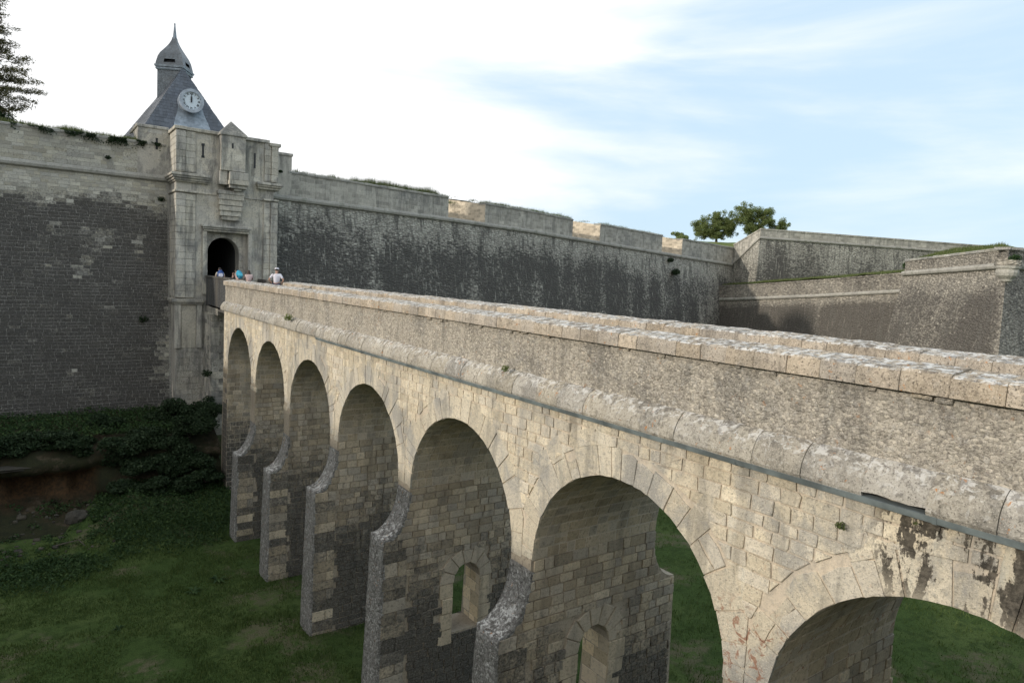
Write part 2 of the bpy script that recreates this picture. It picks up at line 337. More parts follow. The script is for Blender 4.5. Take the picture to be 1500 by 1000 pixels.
M['rubble'] = stone_mat('parapet_rubble', (.62, .56, .46), (.45, .405, .335), (.19, .175, .15), tonev=.2, streak=.35, sdark=(.10, .097, .088), white=.22, orange=.5, speck=.8, bump=1., stain=(.10, .097, .09), bd=.06, grey=.5, sc=1.25, cells=(22., 27., 2.6), cellv=.26, cgap=.22)
M['coping'] = stone_mat('coping_limestone', (.60, .52, .42), (.42, .36, .285), (.18, .155, .13), tonev=.45, streak=.35, white=.10, wtop=.8, orange=1., speck=.9, bump=1., stain=(.22, .21, .19), grey=.35, bd=.04)
M['cordon'] = stone_mat('moulding_limestone', (.52, .485, .42), (.36, .335, .285), (.15, .142, .122), tonev=.35, white=.30, wtop=.4, orange=1., speck=.7, bump=1., stain=(.12, .118, .11), grey=.5, bd=.04)
M['gate'] = stone_mat('gatehouse_limestone', (.64, .60, .51), (.46, .435, .375), (.25, .24, .21), tonev=.45, streak=.6, sdark=(.14, .14, .132), speck=.35, stain=(.09, .088, .08), bump=.8, grey=.9, warm=.15, bd=.04)
M['brick'] = stone_mat('dark_wall_stone', (.50, .48, .41), (.40, .385, .325), (.23, .225, .20), tonev=.6, speck=.4, stain=(.032, .030, .028), grey=.2)
M['brickmortar'] = stone_mat('wall_mortar', (.44, .43, .38), (.36, .35, .31), (.22, .215, .195), speck=.3, stain=(.115, .11, .10), grey=.2)
M['curtain'] = stone_mat('curtain_wall_stone', (.54, .525, .455), (.42, .405, .35), (.23, .225, .20), streak=.75, sdark=(.09, .088, .08), speck=.8, stain=(.042, .040, .037), cells=(4.2, 8.0, .22), cellv=.3, bump=1., bd=.06)
M['parap'] = stone_mat('parapet_stone', (.60, .575, .50), (.46, .44, .38), (.26, .25, .225), streak=.5, sdark=(.14, .14, .132), speck=.5, stain=(.12, .12, .115), brick=(.6, .3), green=.12, grey=.3)
M['wcord'] = stone_mat('wall_moulding_stone', (.50, .49, .44), (.37, .36, .325), (.18, .175, .16), tonev=.4, speck=.5, green=.35, stain=(.1, .1, .1), grey=.3)
M['far'] = stone_mat('far_wall_stone', (.50, .46, .385), (.37, .34, .285), (.22, .205, .175), streak=.4, sdark=(.15, .145, .13), speck=.9, stain=(.055, .050, .044), cells=(4.2, 8.2, .22), cellv=.35, bump=1., bd=.06, grey=.35)
M['cheek'] = stone_mat('clean_embrasure_stone', (.68, .60, .48), (.56, .49, .39), (.38, .34, .28), brick=(.5, .25), speck=.3)
M['reveal'] = stone_mat('window_reveal_stone', (.80, .69, .50), (.68, .57, .41), (.42, .36, .27), speck=.25)
M['slate'] = stone_mat('roof_slate', (.105, .12, .145), (.075, .087, .108), (.045, .052, .066), tonev=.45, speck=.3, bump=.4, stain=(.05, .05, .05), warm=0., streak=.2)
M['lslate'] = stone_mat('lantern_slate', (.19, .215, .235), (.14, .16, .178), (.08, .09, .10), tonev=.4, speck=.5, bump=.5, warm=0., streak=.3, brick=(.2, .14))
M['lead'] = plain('lead_sheet', (.26, .30, .34), .5, .2, .3, 3.)
M['zinc'] = plain('zinc_gutter', (.24, .28, .29), .45, .35, .35, 2.)
M['dial'] = plain('dial_enamel', (.62, .70, .76), .35, 0, .04, 4., 0)
M['black'] = plain('black_paint', (.012, .013, .016), .5, 0, .1)
M['ring'] = plain('clock_case_metal', (.36, .40, .45), .5, .1, .2, 3.)
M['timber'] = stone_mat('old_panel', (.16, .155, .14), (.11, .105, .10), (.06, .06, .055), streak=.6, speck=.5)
M['grass'] = ground_mat('moat_grass', ((.060, .098, .028), (.085, .122, .038), (.038, .064, .018), (.15, .135, .085)))
M['earth'] = ground_mat('bank_earth', ((.040, .042, .022), (.060, .045, .028), (.03, .032, .02), (.13, .10, .07)), 1.4)
M['bank'] = ground_mat('bank_earth_and_clay', ((.040, .042, .022), (.060, .045, .028), (.03, .032, .02), (.13, .10, .07)), 1.4)
_t = M['bank'].node_tree; _b = [n for n in _t.nodes if n.type == 'BSDF_PRINCIPLED'][0]; _g = G(_t); _l = _b.inputs['Base Color'].links[0].from_socket
_p = _g.n('ShaderNodeSeparateXYZ'); _t.links.new(_g.pos(), _p.inputs[0]); _n = _g.noise(.8, 5, .6, off=(2, 0, 0)); _z = _g.m('MULTIPLY_ADD', _n, 1.5, _p.outputs[2])
_m = _g.m('MULTIPLY', _g.m('MULTIPLY', _g.rng(_z, -11.6, -11.2), _g.rng(_z, -10.3, -10.0, 1, 0)), _g.rng(_g.m('MULTIPLY_ADD', _n, 2., _p.outputs[0]), 3.0, 3.7, 1, 0))
_c = _g.mix(_m, _l, _g.mix(_g.rng(_g.noise(6, 6, .7), .35, .65), (.12, .070, .036), (.055, .040, .025))); _t.links.new(_c, _b.inputs['Base Color'])
M['topgrass'] = ground_mat('rampart_grass', ((.13, .17, .05), (.19, .21, .075), (.09, .12, .04), (.24, .21, .11)))
M['blade'] = leaf_mat('grass_blade', (.060, .100, .026), (.108, .15, .042), (.20, .18, .10))
M['dryblade'] = leaf_mat('wall_top_grass', (.07, .10, .03), (.14, .17, .055), (.28, .26, .14))
M['shrub'] = leaf_mat('shrub_leaf', (.018, .036, .014), (.034, .058, .024), (.07, .10, .05))
M['ivy'] = leaf_mat('ground_cover_leaf', (.026, .056, .018), (.046, .085, .026), (.08, .13, .04))
M['tree'] = leaf_mat('tree_leaf', (.12, .16, .05), (.24, .29, .11), (.36, .39, .17), .5)
M['conifer'] = leaf_mat('conifer_needle', (.09, .095, .045), (.16, .145, .065), (.25, .19, .09), .5)
M['bark'] = plain('bark', (.09, .075, .06), .9, 0, .4, 6., .8)
M['orange'] = plain('orange_clay', (.12, .066, .032), .95, 0, .5, 1.6, .8)
M['rock'] = stone_mat('bank_rock', (.09, .082, .066), (.065, .06, .048), (.045, .042, .037), speck=.5, pits=.6, bump=1.)

# ------------------------------------------------------------------ sweep along a wall line
def resample(pts, step):
    o = []
    for a, b in zip(pts[:-1], pts[1:]):
        a = np.array(a, float); b = np.array(b, float); n = max(1, int(round(np.linalg.norm(b[:2]-a[:2])/step)))
        for i in range(n): o.append((tuple(a+(b-a)*i/n), i == 0))
    o.append((tuple(map(float, pts[-1])), True)); return o
def sweep(pts, prof, step=.6, side=-1, stainf=None, cap=False, rel=True, tone=.5):
    """pts (x,y,zref); prof list of (offset outward, dz) or function(i,pt)->list.  Outward = to the right of travel * side"""
    rs = resample(pts, step); P = [np.array(p) for p, c in rs]
    # normals per original vertex with miter
    N = []
    for i in range(len(P)):
        d0 = (P[i]-P[i-1])[:2] if i > 0 else (P[1]-P[0])[:2]; d1 = (P[i+1]-P[i])[:2] if i < len(P)-1 else (P[i]-P[i-1])[:2]
        d0 = d0/np.linalg.norm(d0); d1 = d1/np.linalg.norm(d1); n0 = np.array([d0[1], -d0[0]]); n1 = np.array([d1[1], -d1[0]])
        n = n0+n1; n = n/max(.25, n.dot(n0)) if np.linalg.norm(n) > 1e-6 else n0; N.append(n*(-side))
    s = 0; V = []; UV = []; ST = []; k = None
    for i, p in enumerate(P):
        if i: s += np.linalg.norm((P[i]-P[i-1])[:2])
        pr = prof(p) if callable(prof) else prof; k = len(pr); v = 0
        for j, (of, dz) in enumerate(pr):
            q = (p[0]+N[i][0]*of, p[1]+N[i][1]*of, p[2]+dz)
            V.append(q); UV.append((s, q[2] if True else v)); ST.append(stainf(q, s, p[2]) if stainf else 0.)
    n = len(P); F = [(i*k+j, (i+1)*k+j, (i+1)*k+j+1, i*k+j+1) for i in range(n-1) for j in range(k-1)]
    if cap: F += [tuple(range(k)), tuple((n-1)*k+j for j in reversed(range(k)))]
    me = mesh(V, F, [tone], ST, uv=UV)
    m = bmesh.new(); m.from_mesh(me); bmesh.ops.recalc_face_normals(m, faces=m.faces); m.to_mesh(me); m.free(); return me
CORD = [(-.1, -.19), (.10, -.19), (.2, -.13), (.24, 0), (.2, .13), (.10, .19), (-.1, .19)]
def face_prof(h, bat, n, top=-.19):
    return [(bat*h*i/n + 0.0, top-h*i/n) for i in range(n+1)]

# ================================================================== GROUND
def floor_z(x, y):
    z = -12.0-.035*max(0, min(y, 34))+.10*fr(x, y, 0, .12)+.03*fr(x, y, 3, .9, 2)
    if x < 9: # talus below the ledge
        e = max(0, min(1, (y-(29.5+.45*x+1.5*fn(x, 0, 2, .3)))/9)); z += (.25+1.2*max(0, min(1, (x-1.2)/2.6)))*e*e*(3-2*e)
    return z
def grid(x0, x1, y0, y1, st, zf, skip=None):
    nx = int((x1-x0)/st)+1; ny = int((y1-y0)/st)+1
    V = [(x0+i*st, y0+j*st, zf(x0+i*st, y0+j*st)) for j in range(ny) for i in range(nx)]
    return V, [(j*nx+i, j*nx+i+1, (j+1)*nx+i+1, (j+1)*nx+i) for j in range(ny-1) for i in range(nx-1)]
V, F = grid(-34, 96, -14, 62, .7, floor_z)
o = link('moat_floor', mesh(V, F, smooth=True), M['grass']); o['kind'] = 'structure'
# wide land all round, out to the horizon, level with the outer ramparts
m = MB(); q = 1500
m.add([(-q, -q, -14.5), (q, -q, -14.5), (q, q, -14.5), (-q, q, -14.5)], [(0, 1, 2, 3)])
o = m.build('ground', M['grass'], fix=False); o['kind'] = 'structure'
# outer rampart under the photographer
V, F = grid(-30, 30, -40, -1.0, 1.5, lambda x, y: -1.75+.08*fr(x, y, 1, .3) if not (8 < x < 12.8) else -1.95)
o = link('outer_rampart_ground', mesh(V, F), M['topgrass']); o['kind'] = 'structure'
# rampart terreplein behind the curtain walls
V, F = grid(-40, 5.0, 50.2, 90, 1.6, lambda x, y: 6.95+min(1.2, .14*(y-50))+.25*fr(x, y, 1, .2))
o = link('rampart_ground', mesh(V, F, smooth=True), M['topgrass']); o['kind'] = 'structure'

# ================================================================== BRIDGE
BX0, BX1 = 8.5, 12.3
PC = [.05, 5.58, 11.17, 16.84, 22.37, 27.77, 33.1, 38.75]           # pier centres along Y
PH = .37
CROWN = [-3.45, -3.46, -3.5, -3.5, -3.42, -3.27, -3.15, -3.05]
arches = []                                                            # (yc, R, spring z)
for i in range(7):
    a, b = PC[i]+PH, PC[i+1]-(PH if i < 6 else .35); r = (b-a)/2; arches.append(((a+b)/2, r, CROWN[i]-r))
bridge = thing('stone_bridge', 'long pale stone arched bridge with solid parapets crossing the grassy moat to the clock gate', 'bridge', (10.4, 20, -12.8))
TOP = -2.47
def outline(top, dy=0):
    pts = [(-9, top), (-9, -13.5), (PC[0]+PH, -13.5)]
    for k, (yc, r, zs) in enumerate(arches):
        n = 28
        pts += [(yc-math.cos(PI*t/n)*(r+dy), zs+math.sin(PI*t/n)*(r+dy)) for t in range(n+1)]
        if k < 6:
            zn = arches[k+1][2]
        else: pts += [(PC[7]-.35, -14), (39.4, -14)]
    pts += [(39.4, top)]
    return pts
m = MB(); m.prism(outline(TOP), 'x', BX0+.02, BX1-.02, .5, .05)
me = m.mesh(); bm = bmesh.new(); bm.from_mesh(me); bmesh.ops.triangulate(bm, faces=[f for f in bm.faces if len(f.verts) > 4]); bm.to_mesh(me); bm.free()
core = link('spandrel_wall', me, M['mortar'], bridge)
# deck
m = MB(); m.box((BX0+.1, -9, TOP+.002), (BX1-.1, 39.4, -1.78)); m.build('deck', M['pier'], bridge)

def shade_stain(z, y, x=8.5):                # algae and painted shade together, darker towards the ground
    return max(0, min(1, (-5.6-z)/3.2))
K_face = Kind('face_stone', 'face_stonework', M['face'], bridge)
K_vous = Kind('arch_stone', 'arch_stonework', M['arch'], bridge)
K_barrel = Kind('vault_stone', 'vault_stonework', M['pier'], bridge)
K_pier = Kind('pier_stone', 'pier_stonework', M['pier'], bridge)
to_face = lambda u, v, h: (BX0-h+.005, u, v)
def ring_out(k, ang): return .72+.22*math.sin(ang*5+k*1.7)+.12*math.sin(ang*13+k)
RT = {}
# arch stones: big uneven radial slabs
for k, (yc, r, zs) in enumerate(arches):
    nv = 21; angs = [0]
    while angs[-1] < PI: angs.append(angs[-1]+PI/nv*R.uniform(.55, 1.6))
    angs[-1] = PI
    for a0, a1 in zip(angs[:-1], angs[1:]):
        th = R.uniform(.35, .95); am = (a0+a1)/2
        # keep within half the bay and under the moulding
        g_ = .010/r
        def P_(a, rr): return (yc-math.cos(a)*rr, zs+math.sin(a)*rr)
        for (ra, rb) in ([(r, r+th)] if R.random() < .7 else [(r, r+th*.5), (r+th*.5+.012, r+th)]):
            poly = [P_(a0+g_, ra), P_(am, ra), P_(a1-g_, ra), P_(a1-g_, rb), P_(am+R.uniform(-.04, .04), rb+R.uniform(-.03, .10)), P_(a0+g_, rb)]
            lo, hi = PC[k]+.01, (PC[k+1]-.01 if k < 6 else 39.35)
            poly = clip(poly, lo, 0, 1, 0); 
            if poly: poly = clip(poly, hi, 0, -1, 0)
            if poly: poly = clip(poly, 0, TOP-.02, 0, -1)
            if poly: stone(K_vous, poly, to_face, .006, .006, .05, R.uniform(.35, .75), .02+R.uniform(0, .14), jit=.012)
    RT[k] = .75
# coursed face stones above and between
for poly in courses(.3, 39.3, -6.3, TOP-.02, .225, .38, .026, .012):
    cy = sum(p[0] for p in poly)/4; cz = sum(p[1] for p in poly)/4
    if cz < -5.9: continue
    if any(abs(cy-pc) < .30 and cz < -5.0 for pc in PC[1:7]) and False: continue
    q = poly; bad = False
    for k, (yc, r, zs) in enumerate(arches):
        dy, dz = cy-yc, cz-zs; d = math.hypot(dy, dz); ro = r+.55
        if dz < 0: 
            if abs(dy) < r+.01: bad = True
            continue
        if d < ro-.12: bad = True; break
        if d < ro+.6: q = clip(q, yc+dy/d*ro, zs+dz/d*ro, dy/d, dz/d)
        if not q: break
    if bad or not q: continue
    near = cy < 14
    stone(K_face, q, to_face, .012 if cy < 12 else .007, .012 if cy < 12 else .007, .05, R.random(), .05+R.uniform(0, .15)+.25*shade_stain(cz, cy), cut=.014 if near else 0, jit=.013)
# barrel stones
for k, (yc, r, zs) in enumerate(arches):
    nr = 30; da = PI/nr
    for j in range(nr):
        a0, a1 = j*da, (j+1)*da; x = BX0+.05-R.uniform(0, .4)
        if j == 0 or True:
            while x < BX1-.05:
                l = R.uniform(.22, .5); xa, xb = max(x, BX0+.03), min(x+l, BX1-.03)
                if xb-xa > .1:
                    def to_b(u, v, h, yc=yc, r=r, zs=zs): return (u, yc+math.cos(v)*(r-h+.004), zs+math.sin(v)*(r-h+.004))
                    gg = .010/r*1.1; am = (a0+a1)/2
                    stn = .02+.22*R.random()
                    vs = []
                    poly = [(xa+.010, a0+gg), (xb-.010, a0+gg), (xb-.010, a1-gg), (xa+.010, a1-gg)]
                    if area(poly)*r > .01:
                        jj = [(u+R.uniform(-.006, .006), v+R.uniform(-.004, .004)) for u, v in poly]; pr = R.uniform(.004, .022)
                        vs = [to_b(u, v, -.03) for u, v in jj]+[to_b(u, v, pr-.01) for u, v in jj]
                        cu = (xa+xb)/2; vs += [to_b(cu+(u-cu)*.93, am+(v-am)*.9, pr) for u, v in jj]
                        fs = [(i, (i+1) % 4, 4+(i+1) % 4, 4+i) for i in range(4)]+[(4+i, 4+(i+1) % 4, 8+(i+1) % 4, 8+i) for i in range(4)]+[(8, 9, 10, 11)]
                        K_barrel.add(vs, fs, R.uniform(.35, .85), stn, (xb-xa)*da*r)
                x += l
# piers
FL = [1.3, 1.3, 1.3, 1.3, 1.4, 1.45, 1.5, 1.5]; ZB = [-7.4, -7.4, -7.42, -7.35, -7.6, -8.35, -8.96, -9.2]
XF = 7.74
def pier_prof(i, d=0.):
    zs = max(arches[min(i, 6)][2], arches[max(i-1, 0)][2])+.01; zt = ZB[i]+FL[i]; n = 8
    p = [(BX0+d, zs)]
    if i == 7: return [(BX0+d, zs), (BX0+d, -13.8), (BX1-d, -13.8), (BX1-d, zs)]
    p += [(XF+d+(BX0-XF)*math.cos(PI/2*t/n), zt-FL[i]*math.sin(PI/2*t/n)) for t in range(n+1)]
    p += [(XF-.05+d, -13.8)]
    p += [(13.35-d, -13.8)]
    zt2 = -6.1; 
    p += [(BX1-d+.8*(1-math.sin(PI/2*(1-t/n))) if False else 13.1-d-.8*math.cos(PI/2*(1-t/n)), zt2-1.1*math.sin(PI/2*(1-t/n))) for t in range(n+1)]
    p += [(BX1-d, zs)]
    return p
def arch_poly(x0, x1, z0, zt, n=8):
    r = (x1-x0)/2; xc = (x0+x1)/2; return [(x0, z0), (x1, z0)]+[(xc+r*math.cos(PI*t/n), zt-r*1.15+r*1.15*math.sin(PI*t/n)) for t in range(n+1)]
WIN = {3: (10.05, 10.98, -10.6, -8.50), 2: (9.97, 10.93, -10.1, -7.80)}
for i in range(8):
    if i == 0: continue
    pc = PC[i]; y0 = pc-PH; y1 = pc+PH
    if i == 7: y0 = pc-.35; y1 = 39.4
    prof = pier_prof(i); n = len(prof)
    dz = lambda z: max(0, (-6.2-z)/7.3)*.38
    V = [(x, y0+.02, z) for x, z in prof]+[(x, y1+dz(z)-(.02 if z > -7 else 0), z) for x, z in prof]
    F = [tuple(range(n)), tuple(reversed(range(n, 2*n)))]+[(a, a+n, (a+1) % n+n, (a+1) % n) for a in range(n)]
    me = mesh(V, F, [.45], [min(.35, max(0, (-6.5-v[2])/8)) for v in V])  # mortar darkens downwards too, weaker: algae with shade painted in
    bm = bmesh.new(); bm.from_mesh(me); bmesh.ops.recalc_face_normals(bm, faces=bm.faces); bmesh.ops.triangulate(bm, faces=[f for f in bm.faces if len(f.verts) > 4]); bm.to_mesh(me); bm.free()
    pier = link('pier', me, M['pmortar'], bridge)
    if i in WIN:
        x0, x1, z0, zt = WIN[i]
        cb = MB().prism(arch_poly(x0, x1, z0, zt), 'y', y0-1, y1+2).build('cutter', M['reveal'])
        md = pier.modifiers.new('b', 'BOOLEAN'); md.object = cb; md.operation = 'DIFFERENCE'; md.solver = 'EXACT'
        dg = bpy.context.evaluated_depsgraph_get(); nm = bpy.data.meshes.new_from_object(pier.evaluated_get(dg)); pier.modifiers.clear(); pier.data = nm; bpy.data.objects.remove(cb)
        # reveal lining stones
        to_r = lambda u, v, h, x1=x1: (x1-h, u, v)
        for poly in courses(y0+.0, y1+.15, z0+.02, zt-.5, .36, .42, .02): stone(K_pier_rev := Kind('reveal_stone', 'reveal_stonework', M['reveal'], pier) if False else REV if 'REV' in globals() else globals().setdefault('REV', Kind('reveal_stone', 'reveal_stonework', M['reveal'], bridge)), poly, to_r, .012, .01, .03, R.random(), 0)
        # surround
        to_s = lambda u, v, h, y0=y0: (u, y0-h, v)
        xc = (x0+x1)/2; r = (x1-x0)/2
        nb = 7
        for a in range(nb):
            a0, a1 = PI*a/nb+.02, PI*(a+1)/nb-.02; th = R.uniform(.38, .55); zc = zt-r*1.15
            stone(K_pier, [(xc+r*math.cos(a0), zc+1.15*r*math.sin(a0)), (xc+(r+th)*math.cos(a0), zc+(1.15*r+th)*math.sin(a0)), (xc+(r+th)*math.cos(a1), zc+(1.15*r+th)*math.sin(a1)), (xc+r*math.cos(a1), zc+1.15*r*math.sin(a1))], to_s, .02, .012, .04, .8, .0)
        for sx in (-1, 1):
            z = zt-r*1.15
            while z > z0:
                hh = R.uniform(.35, .5); w_ = R.uniform(.32, .55); xa = xc+sx*r; xb = xc+sx*(r+w_)
                stone(K_pier, [(min(xa, xb), z-hh), (max(xa, xb), z-hh), (max(xa, xb), z-.02), (min(xa, xb), z-.02)], to_s, .02, .012, .04, .75, .0); z -= hh
    # side stones (facing back along the bridge) and far-side stones
    for sgn in (-1, 1):
        if i == 7 and sgn == 1: continue
        zs = arches[i-1][2] if sgn < 0 else arches[min(i, 6)][2]
        to_p = (lambda u, v, h, y0=y0: (u, y0-h, v)) if sgn < 0 else (lambda u, v, h, y1=y1: (u, y1+dz(v)+h, v))
        for poly in courses(XF+.0, 13.2, -13.3, zs, .225, .36, .022, .01):
            cx = sum(p[0] for p in poly)/4; cz = sum(p[1] for p in poly)/4
            # left limit of the profile at this height
            zt = ZB[i]+FL[i]
            def xl(z):
                if z > zt or i == 7: return BX0
                if z < ZB[i]: return XF
                return XF+(BX0-XF)*math.sqrt(max(0, 1-((zt-z)/FL[i])**2))
            def xr(z):
                if z > -6.1 or i == 7: return BX1
                if z < -7.2: return 13.1
                return 13.1-.8*math.sqrt(max(0, 1-((-6.1-z)/1.1)**2))
            lo = max(xl(p[1]) for p in poly)+.01; hi = min(xr(p[1]) for p in poly)-.01
            q = clip(poly, lo, 0, 1, 0); q = clip(q, hi, 0, -1, 0) if q else q
            if not q or area(q) < .012: continue
            if i in WIN:
                x0, x1, z0, zt_ = WIN[i]
                if x0-.40 < cx < x1+.40 and z0-.1 < cz < zt_+.32: continue
            if cx < XF+.75 and cz < ZB[i] and sgn < 0 and i != 7: continue
            t_ = R.random(); stn = .85*max(0, min(1, (-6.2-cz+.7*fr(cx, pc, cz, .7))/4.2))  # lower stones darker: algae plus shade painted into the stain value
            near = i <= 3
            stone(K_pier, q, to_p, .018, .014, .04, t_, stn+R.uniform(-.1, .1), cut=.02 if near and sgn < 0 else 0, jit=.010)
    if i == 7:
        for poly in courses(y0+.02, 39.38, -13.2, arches[6][2]-.02, .3, .45, .02):
            cz = poly[0][1]; stone(K_pier, poly, lambda u, v, h: (BX0-h, u, v), .015, .012, .04, R.random(), max(0, min(.8, (-5.5-cz)/4))+R.uniform(-.1, .15))  # end pier: same downward darkening, algae and painted shade
        continue
    # larger corner stones of the buttress
    z = ZB[i]-.02; alt = 0
    while z > -13.3:
        hh = R.uniform(.3, .42); w_ = .72 if alt else .46; alt ^= 1
        st_ = R.uniform(.25, .8)
        for xa, xb in ([(XF+.005, XF+w_)] + [(XF+w_+.02, XF+.745)] if w_ < .7 else [(XF+.005, XF+.745)]):
            stone(K_pier, [(xa, z-hh+.02), (xb, z-hh+.02), (xb, z), (xa, z)], lambda u, v, h, y0=y0: (u, y0-h, v), .022, .015, .04, R.random(), st_, jit=.012)
        z -= hh
    # rough front of the buttress: weathered grid that follows the profile
    nseg = 46; pts = []
    zt = ZB[i]+FL[i]
    for t in range(nseg+1):
        if t <= 12: a = PI/2*t/12; x = XF+(BX0-XF)*math.cos(a); z = zt-FL[i]*math.sin(a)
        else: z = ZB[i]-(t-12)/(nseg-12)*(13.6+ZB[i]); x = XF-.05*(t-12)/(nseg-12)
        pts.append((x, z))
    nc = 9; V = []
    for t, (x, z) in enumerate(pts):
        for c in range(nc):
            y = y0-.025+(y1-y0+dz(z)+.05)*c/(nc-1); on = (t <= 12)
            d = .035*fr(x*3, y*3, z*3, 1., 4)+.03; 
            if c in (0, nc-1): d *= .3
            V.append((x-d*(0.6 if on else 1), y, z+(d*.8 if on else 0)))
    F = [(t*nc+c, t*nc+c+1, (t+1)*nc+c+1, (t+1)*nc+c) for t in range(nseg) for c in range(nc-1)]
    # skirts
    base = len(V); V += [(x+.12, y0-.02 if False else y0+.0, z-.05) for x, z in pts]; F += [(t*nc, (t+1)*nc, base+t+1, base+t) for t in range(nseg)]
    base2 = len(V); V += [(x+.12, y1+dz(z), z-.05) for x, z in pts]; F += [(t*nc+nc-1, base2+t, base2+t+1, (t+1)*nc+nc-1) for t in range(nseg)]
    link('buttress_face', mesh(V, F, [.5], [.12]*len(F), smooth=True), M['rough'], pier)
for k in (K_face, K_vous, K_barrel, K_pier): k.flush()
if 'REV' in globals(): REV.flush()

# parapets: rubble wall, coping stones, half-round moulding, gutter
def rub(u0, u1, nu, zf, x, side):
    V = []; nz = 22
    for a in range(nu+1):
        y = u0+(u1-u0)*(a/nu)**1.6
        for b in range(nz+1):
            z = -2.0+(0.94)*b/nz
            e = .028*fr(x, y*2.2, z*2.2, 1, 5)+.018*fn(y, z, 3, 9.)
            V.append((x+side*(e+.03), y, z))
    return V, [(a*(nz+1)+b, a*(nz+1)+b+1, (a+1)*(nz+1)+b+1, (a+1)*(nz+1)+b) for a in range(nu) for b in range(nz)]
V, F = rub(-3, 39.4, 760, 0, 8.60, -1)
link('parapet_rubble', mesh(V, F, [.5], [.0 if True else 0]), M['rubble'], bridge)
m = MB(); m.box((8.62, -9, -1.98), (9.32, 39.38, -1.10)); m.build('parapet_wall', M['rubble'], bridge)
m = MB(); m.box((11.72, -9, -2.0), (12.42, 39.38, -1.10)); m.build('parapet_wall', M['rubble'], bridge)
# small packing stones just under the coping
pk = MB()
y = 1.2
while y < 22:
    l = R.uniform(.07, .3)
    if R.random() < .35: pk.cham((8.535, y, -1.125-R.uniform(0, .05)), (8.7, y+l*.8, -1.093), .010, R.uniform(.2, .8), 0, .016)
    y += l
o = pk.build('packing_stones', M['rubble'], bridge); o['kind'] = 'stuff'
def coping_run(x0, x1, outer, limit):
    K = Kind('coping_stone', 'coping_stonework', M['coping'], bridge, limit)
    y = -6.
    while y < 39.35:
        l = min(R.uniform(.40, .56), 39.38-y); j = lambda q=.006: R.uniform(-q, q)
        z1 = -.78+j(.012); z0 = -1.085; o_ = j(.012); n = 5; V = []
        # cross-section with worn, slightly humped top
        sec = [(x0+o_, z0), (x0+o_-.004, z0+.12), (x0+o_+.006, z1-.075), (x0+.045+j(), z1-.052+j(.008)), (x0+.28, z1-.02+j()), ((x0+x1)/2, z1+.01+j()), (x1-.28, z1-.02+j()), (x1-.045, z1-.052+j()), (x1-.006, z1-.075), (x1, z0+.12), (x1, z0)]
        ys = [y+.003, y+.012, y+l*.33, y+l*.66, y+l-.012, y+l-.003]
        for a, yy in enumerate(ys):
            sh = .985 if a in (0, 5) else 1
            for (sx, sz) in sec:
                w = 0 if sz == z0 else 1
                V.append((x0+(sx-x0)*1+(0.005 if a in (0, 5) and sx < (x0+x1)/2 else 0)+w*.012*fr(sx, yy, sz, 7), yy, sz-(.006 if a in (0, 5) and w else 0)+w*.014*fr(sx, yy, sz+9, 6)))
        k = len(sec); F = [(a*k+b, (a+1)*k+b, (a+1)*k+(b+1) % k, a*k+(b+1) % k) for a in range(5) for b in range(k)]+[tuple(range(k)), tuple(5*k+b for b in reversed(range(k)))]
        K.add(V, F, R.uniform(.2, .9), R.uniform(0, .1)+ (.25 if y > 30 else .0), .5); y += l
    K.flush()
coping_run(8.46, 9.44, 1, 90); coping_run(11.66, 12.66, 1, 90)
# half-round moulding stones
K = Kind('moulding_stone', 'moulding_stonework', M['cordon'], bridge)
K2 = Kind('moulding_stone', 'far_moulding_stonework', M['cordon'], bridge, 0)
y = -5.8; idx = 0
brk = 3.62
while y < 39.3:
    l = min(R.uniform(.62, .86), 39.36-y)
    for side in (0, 1):
        V = []; nn = 9; n_y = 5; off = R.uniform(-.016, .016); chip = side == 0 and y < brk < y+l
        for a in range(n_y):
            yy = y+.003+(l-.006)*a/(n_y-1)
            for b in range(nn+1):
                t = PI*.5*b/nn*1.12
                # from the top (against the parapet) out and down
                rx, rz = .36, .45
                x = 8.66-rx*math.sin(min(t, PI/2))-(0 if t < PI/2 else 0); z = -2.40+rz*math.cos(min(t, PI/2)) - (0 if t <= PI/2 else (t-PI/2)*.25)
                if b == nn: x += .02
                e = .012*fr(x*4, yy*4, z*4, 1, 3) - (.007 if a in (0, n_y-1) else 0)
                x -= off+e; z += e*.6
                if chip and b >= 7: z = max(z, -2.375+.012*math.sin(yy*23))
                V.append((x, yy, z) if side == 0 else (20.92-x, yy, z))
            V.append(((8.66 if side == 0 else 12.26), yy, V[-1][2]))
            V.append(((8.66 if side == 0 else 12.26), yy, V[-nn-2][2]))
        k = nn+3; F = [(a*k+b, a*k+(b+1) % k, (a+1)*k+(b+1) % k, (a+1)*k+b) for a in range(n_y-1) for b in range(k)]+[tuple(range(k)), tuple((n_y-1)*k+b for b in reversed(range(k)))]
        if side == 1: F = [tuple(reversed(f)) for f in F]
        (K if side == 0 else K2).add(V, F, R.uniform(.2, .9), R.uniform(0, .12)+(.3 if y > 27 else 0), .5)
    y += l
K.flush(); K2.flush()
m = MB(); m.prism([(8.30, -2.44), (8.33, -2.52), (8.40, -2.545), (8.50, -2.52), (8.50, -2.44)], 'y', -6, 24)
for yy in (3.2, 5.9, 8.7, 11.9, 15.6, 19.8): m.prism([(8.295, -2.436), (8.325, -2.527), (8.40, -2.553), (8.50, -2.527), (8.50, -2.436)], 'y', yy, yy+.05)
m.build('gutter', M['zinc'], bridge)

#END1

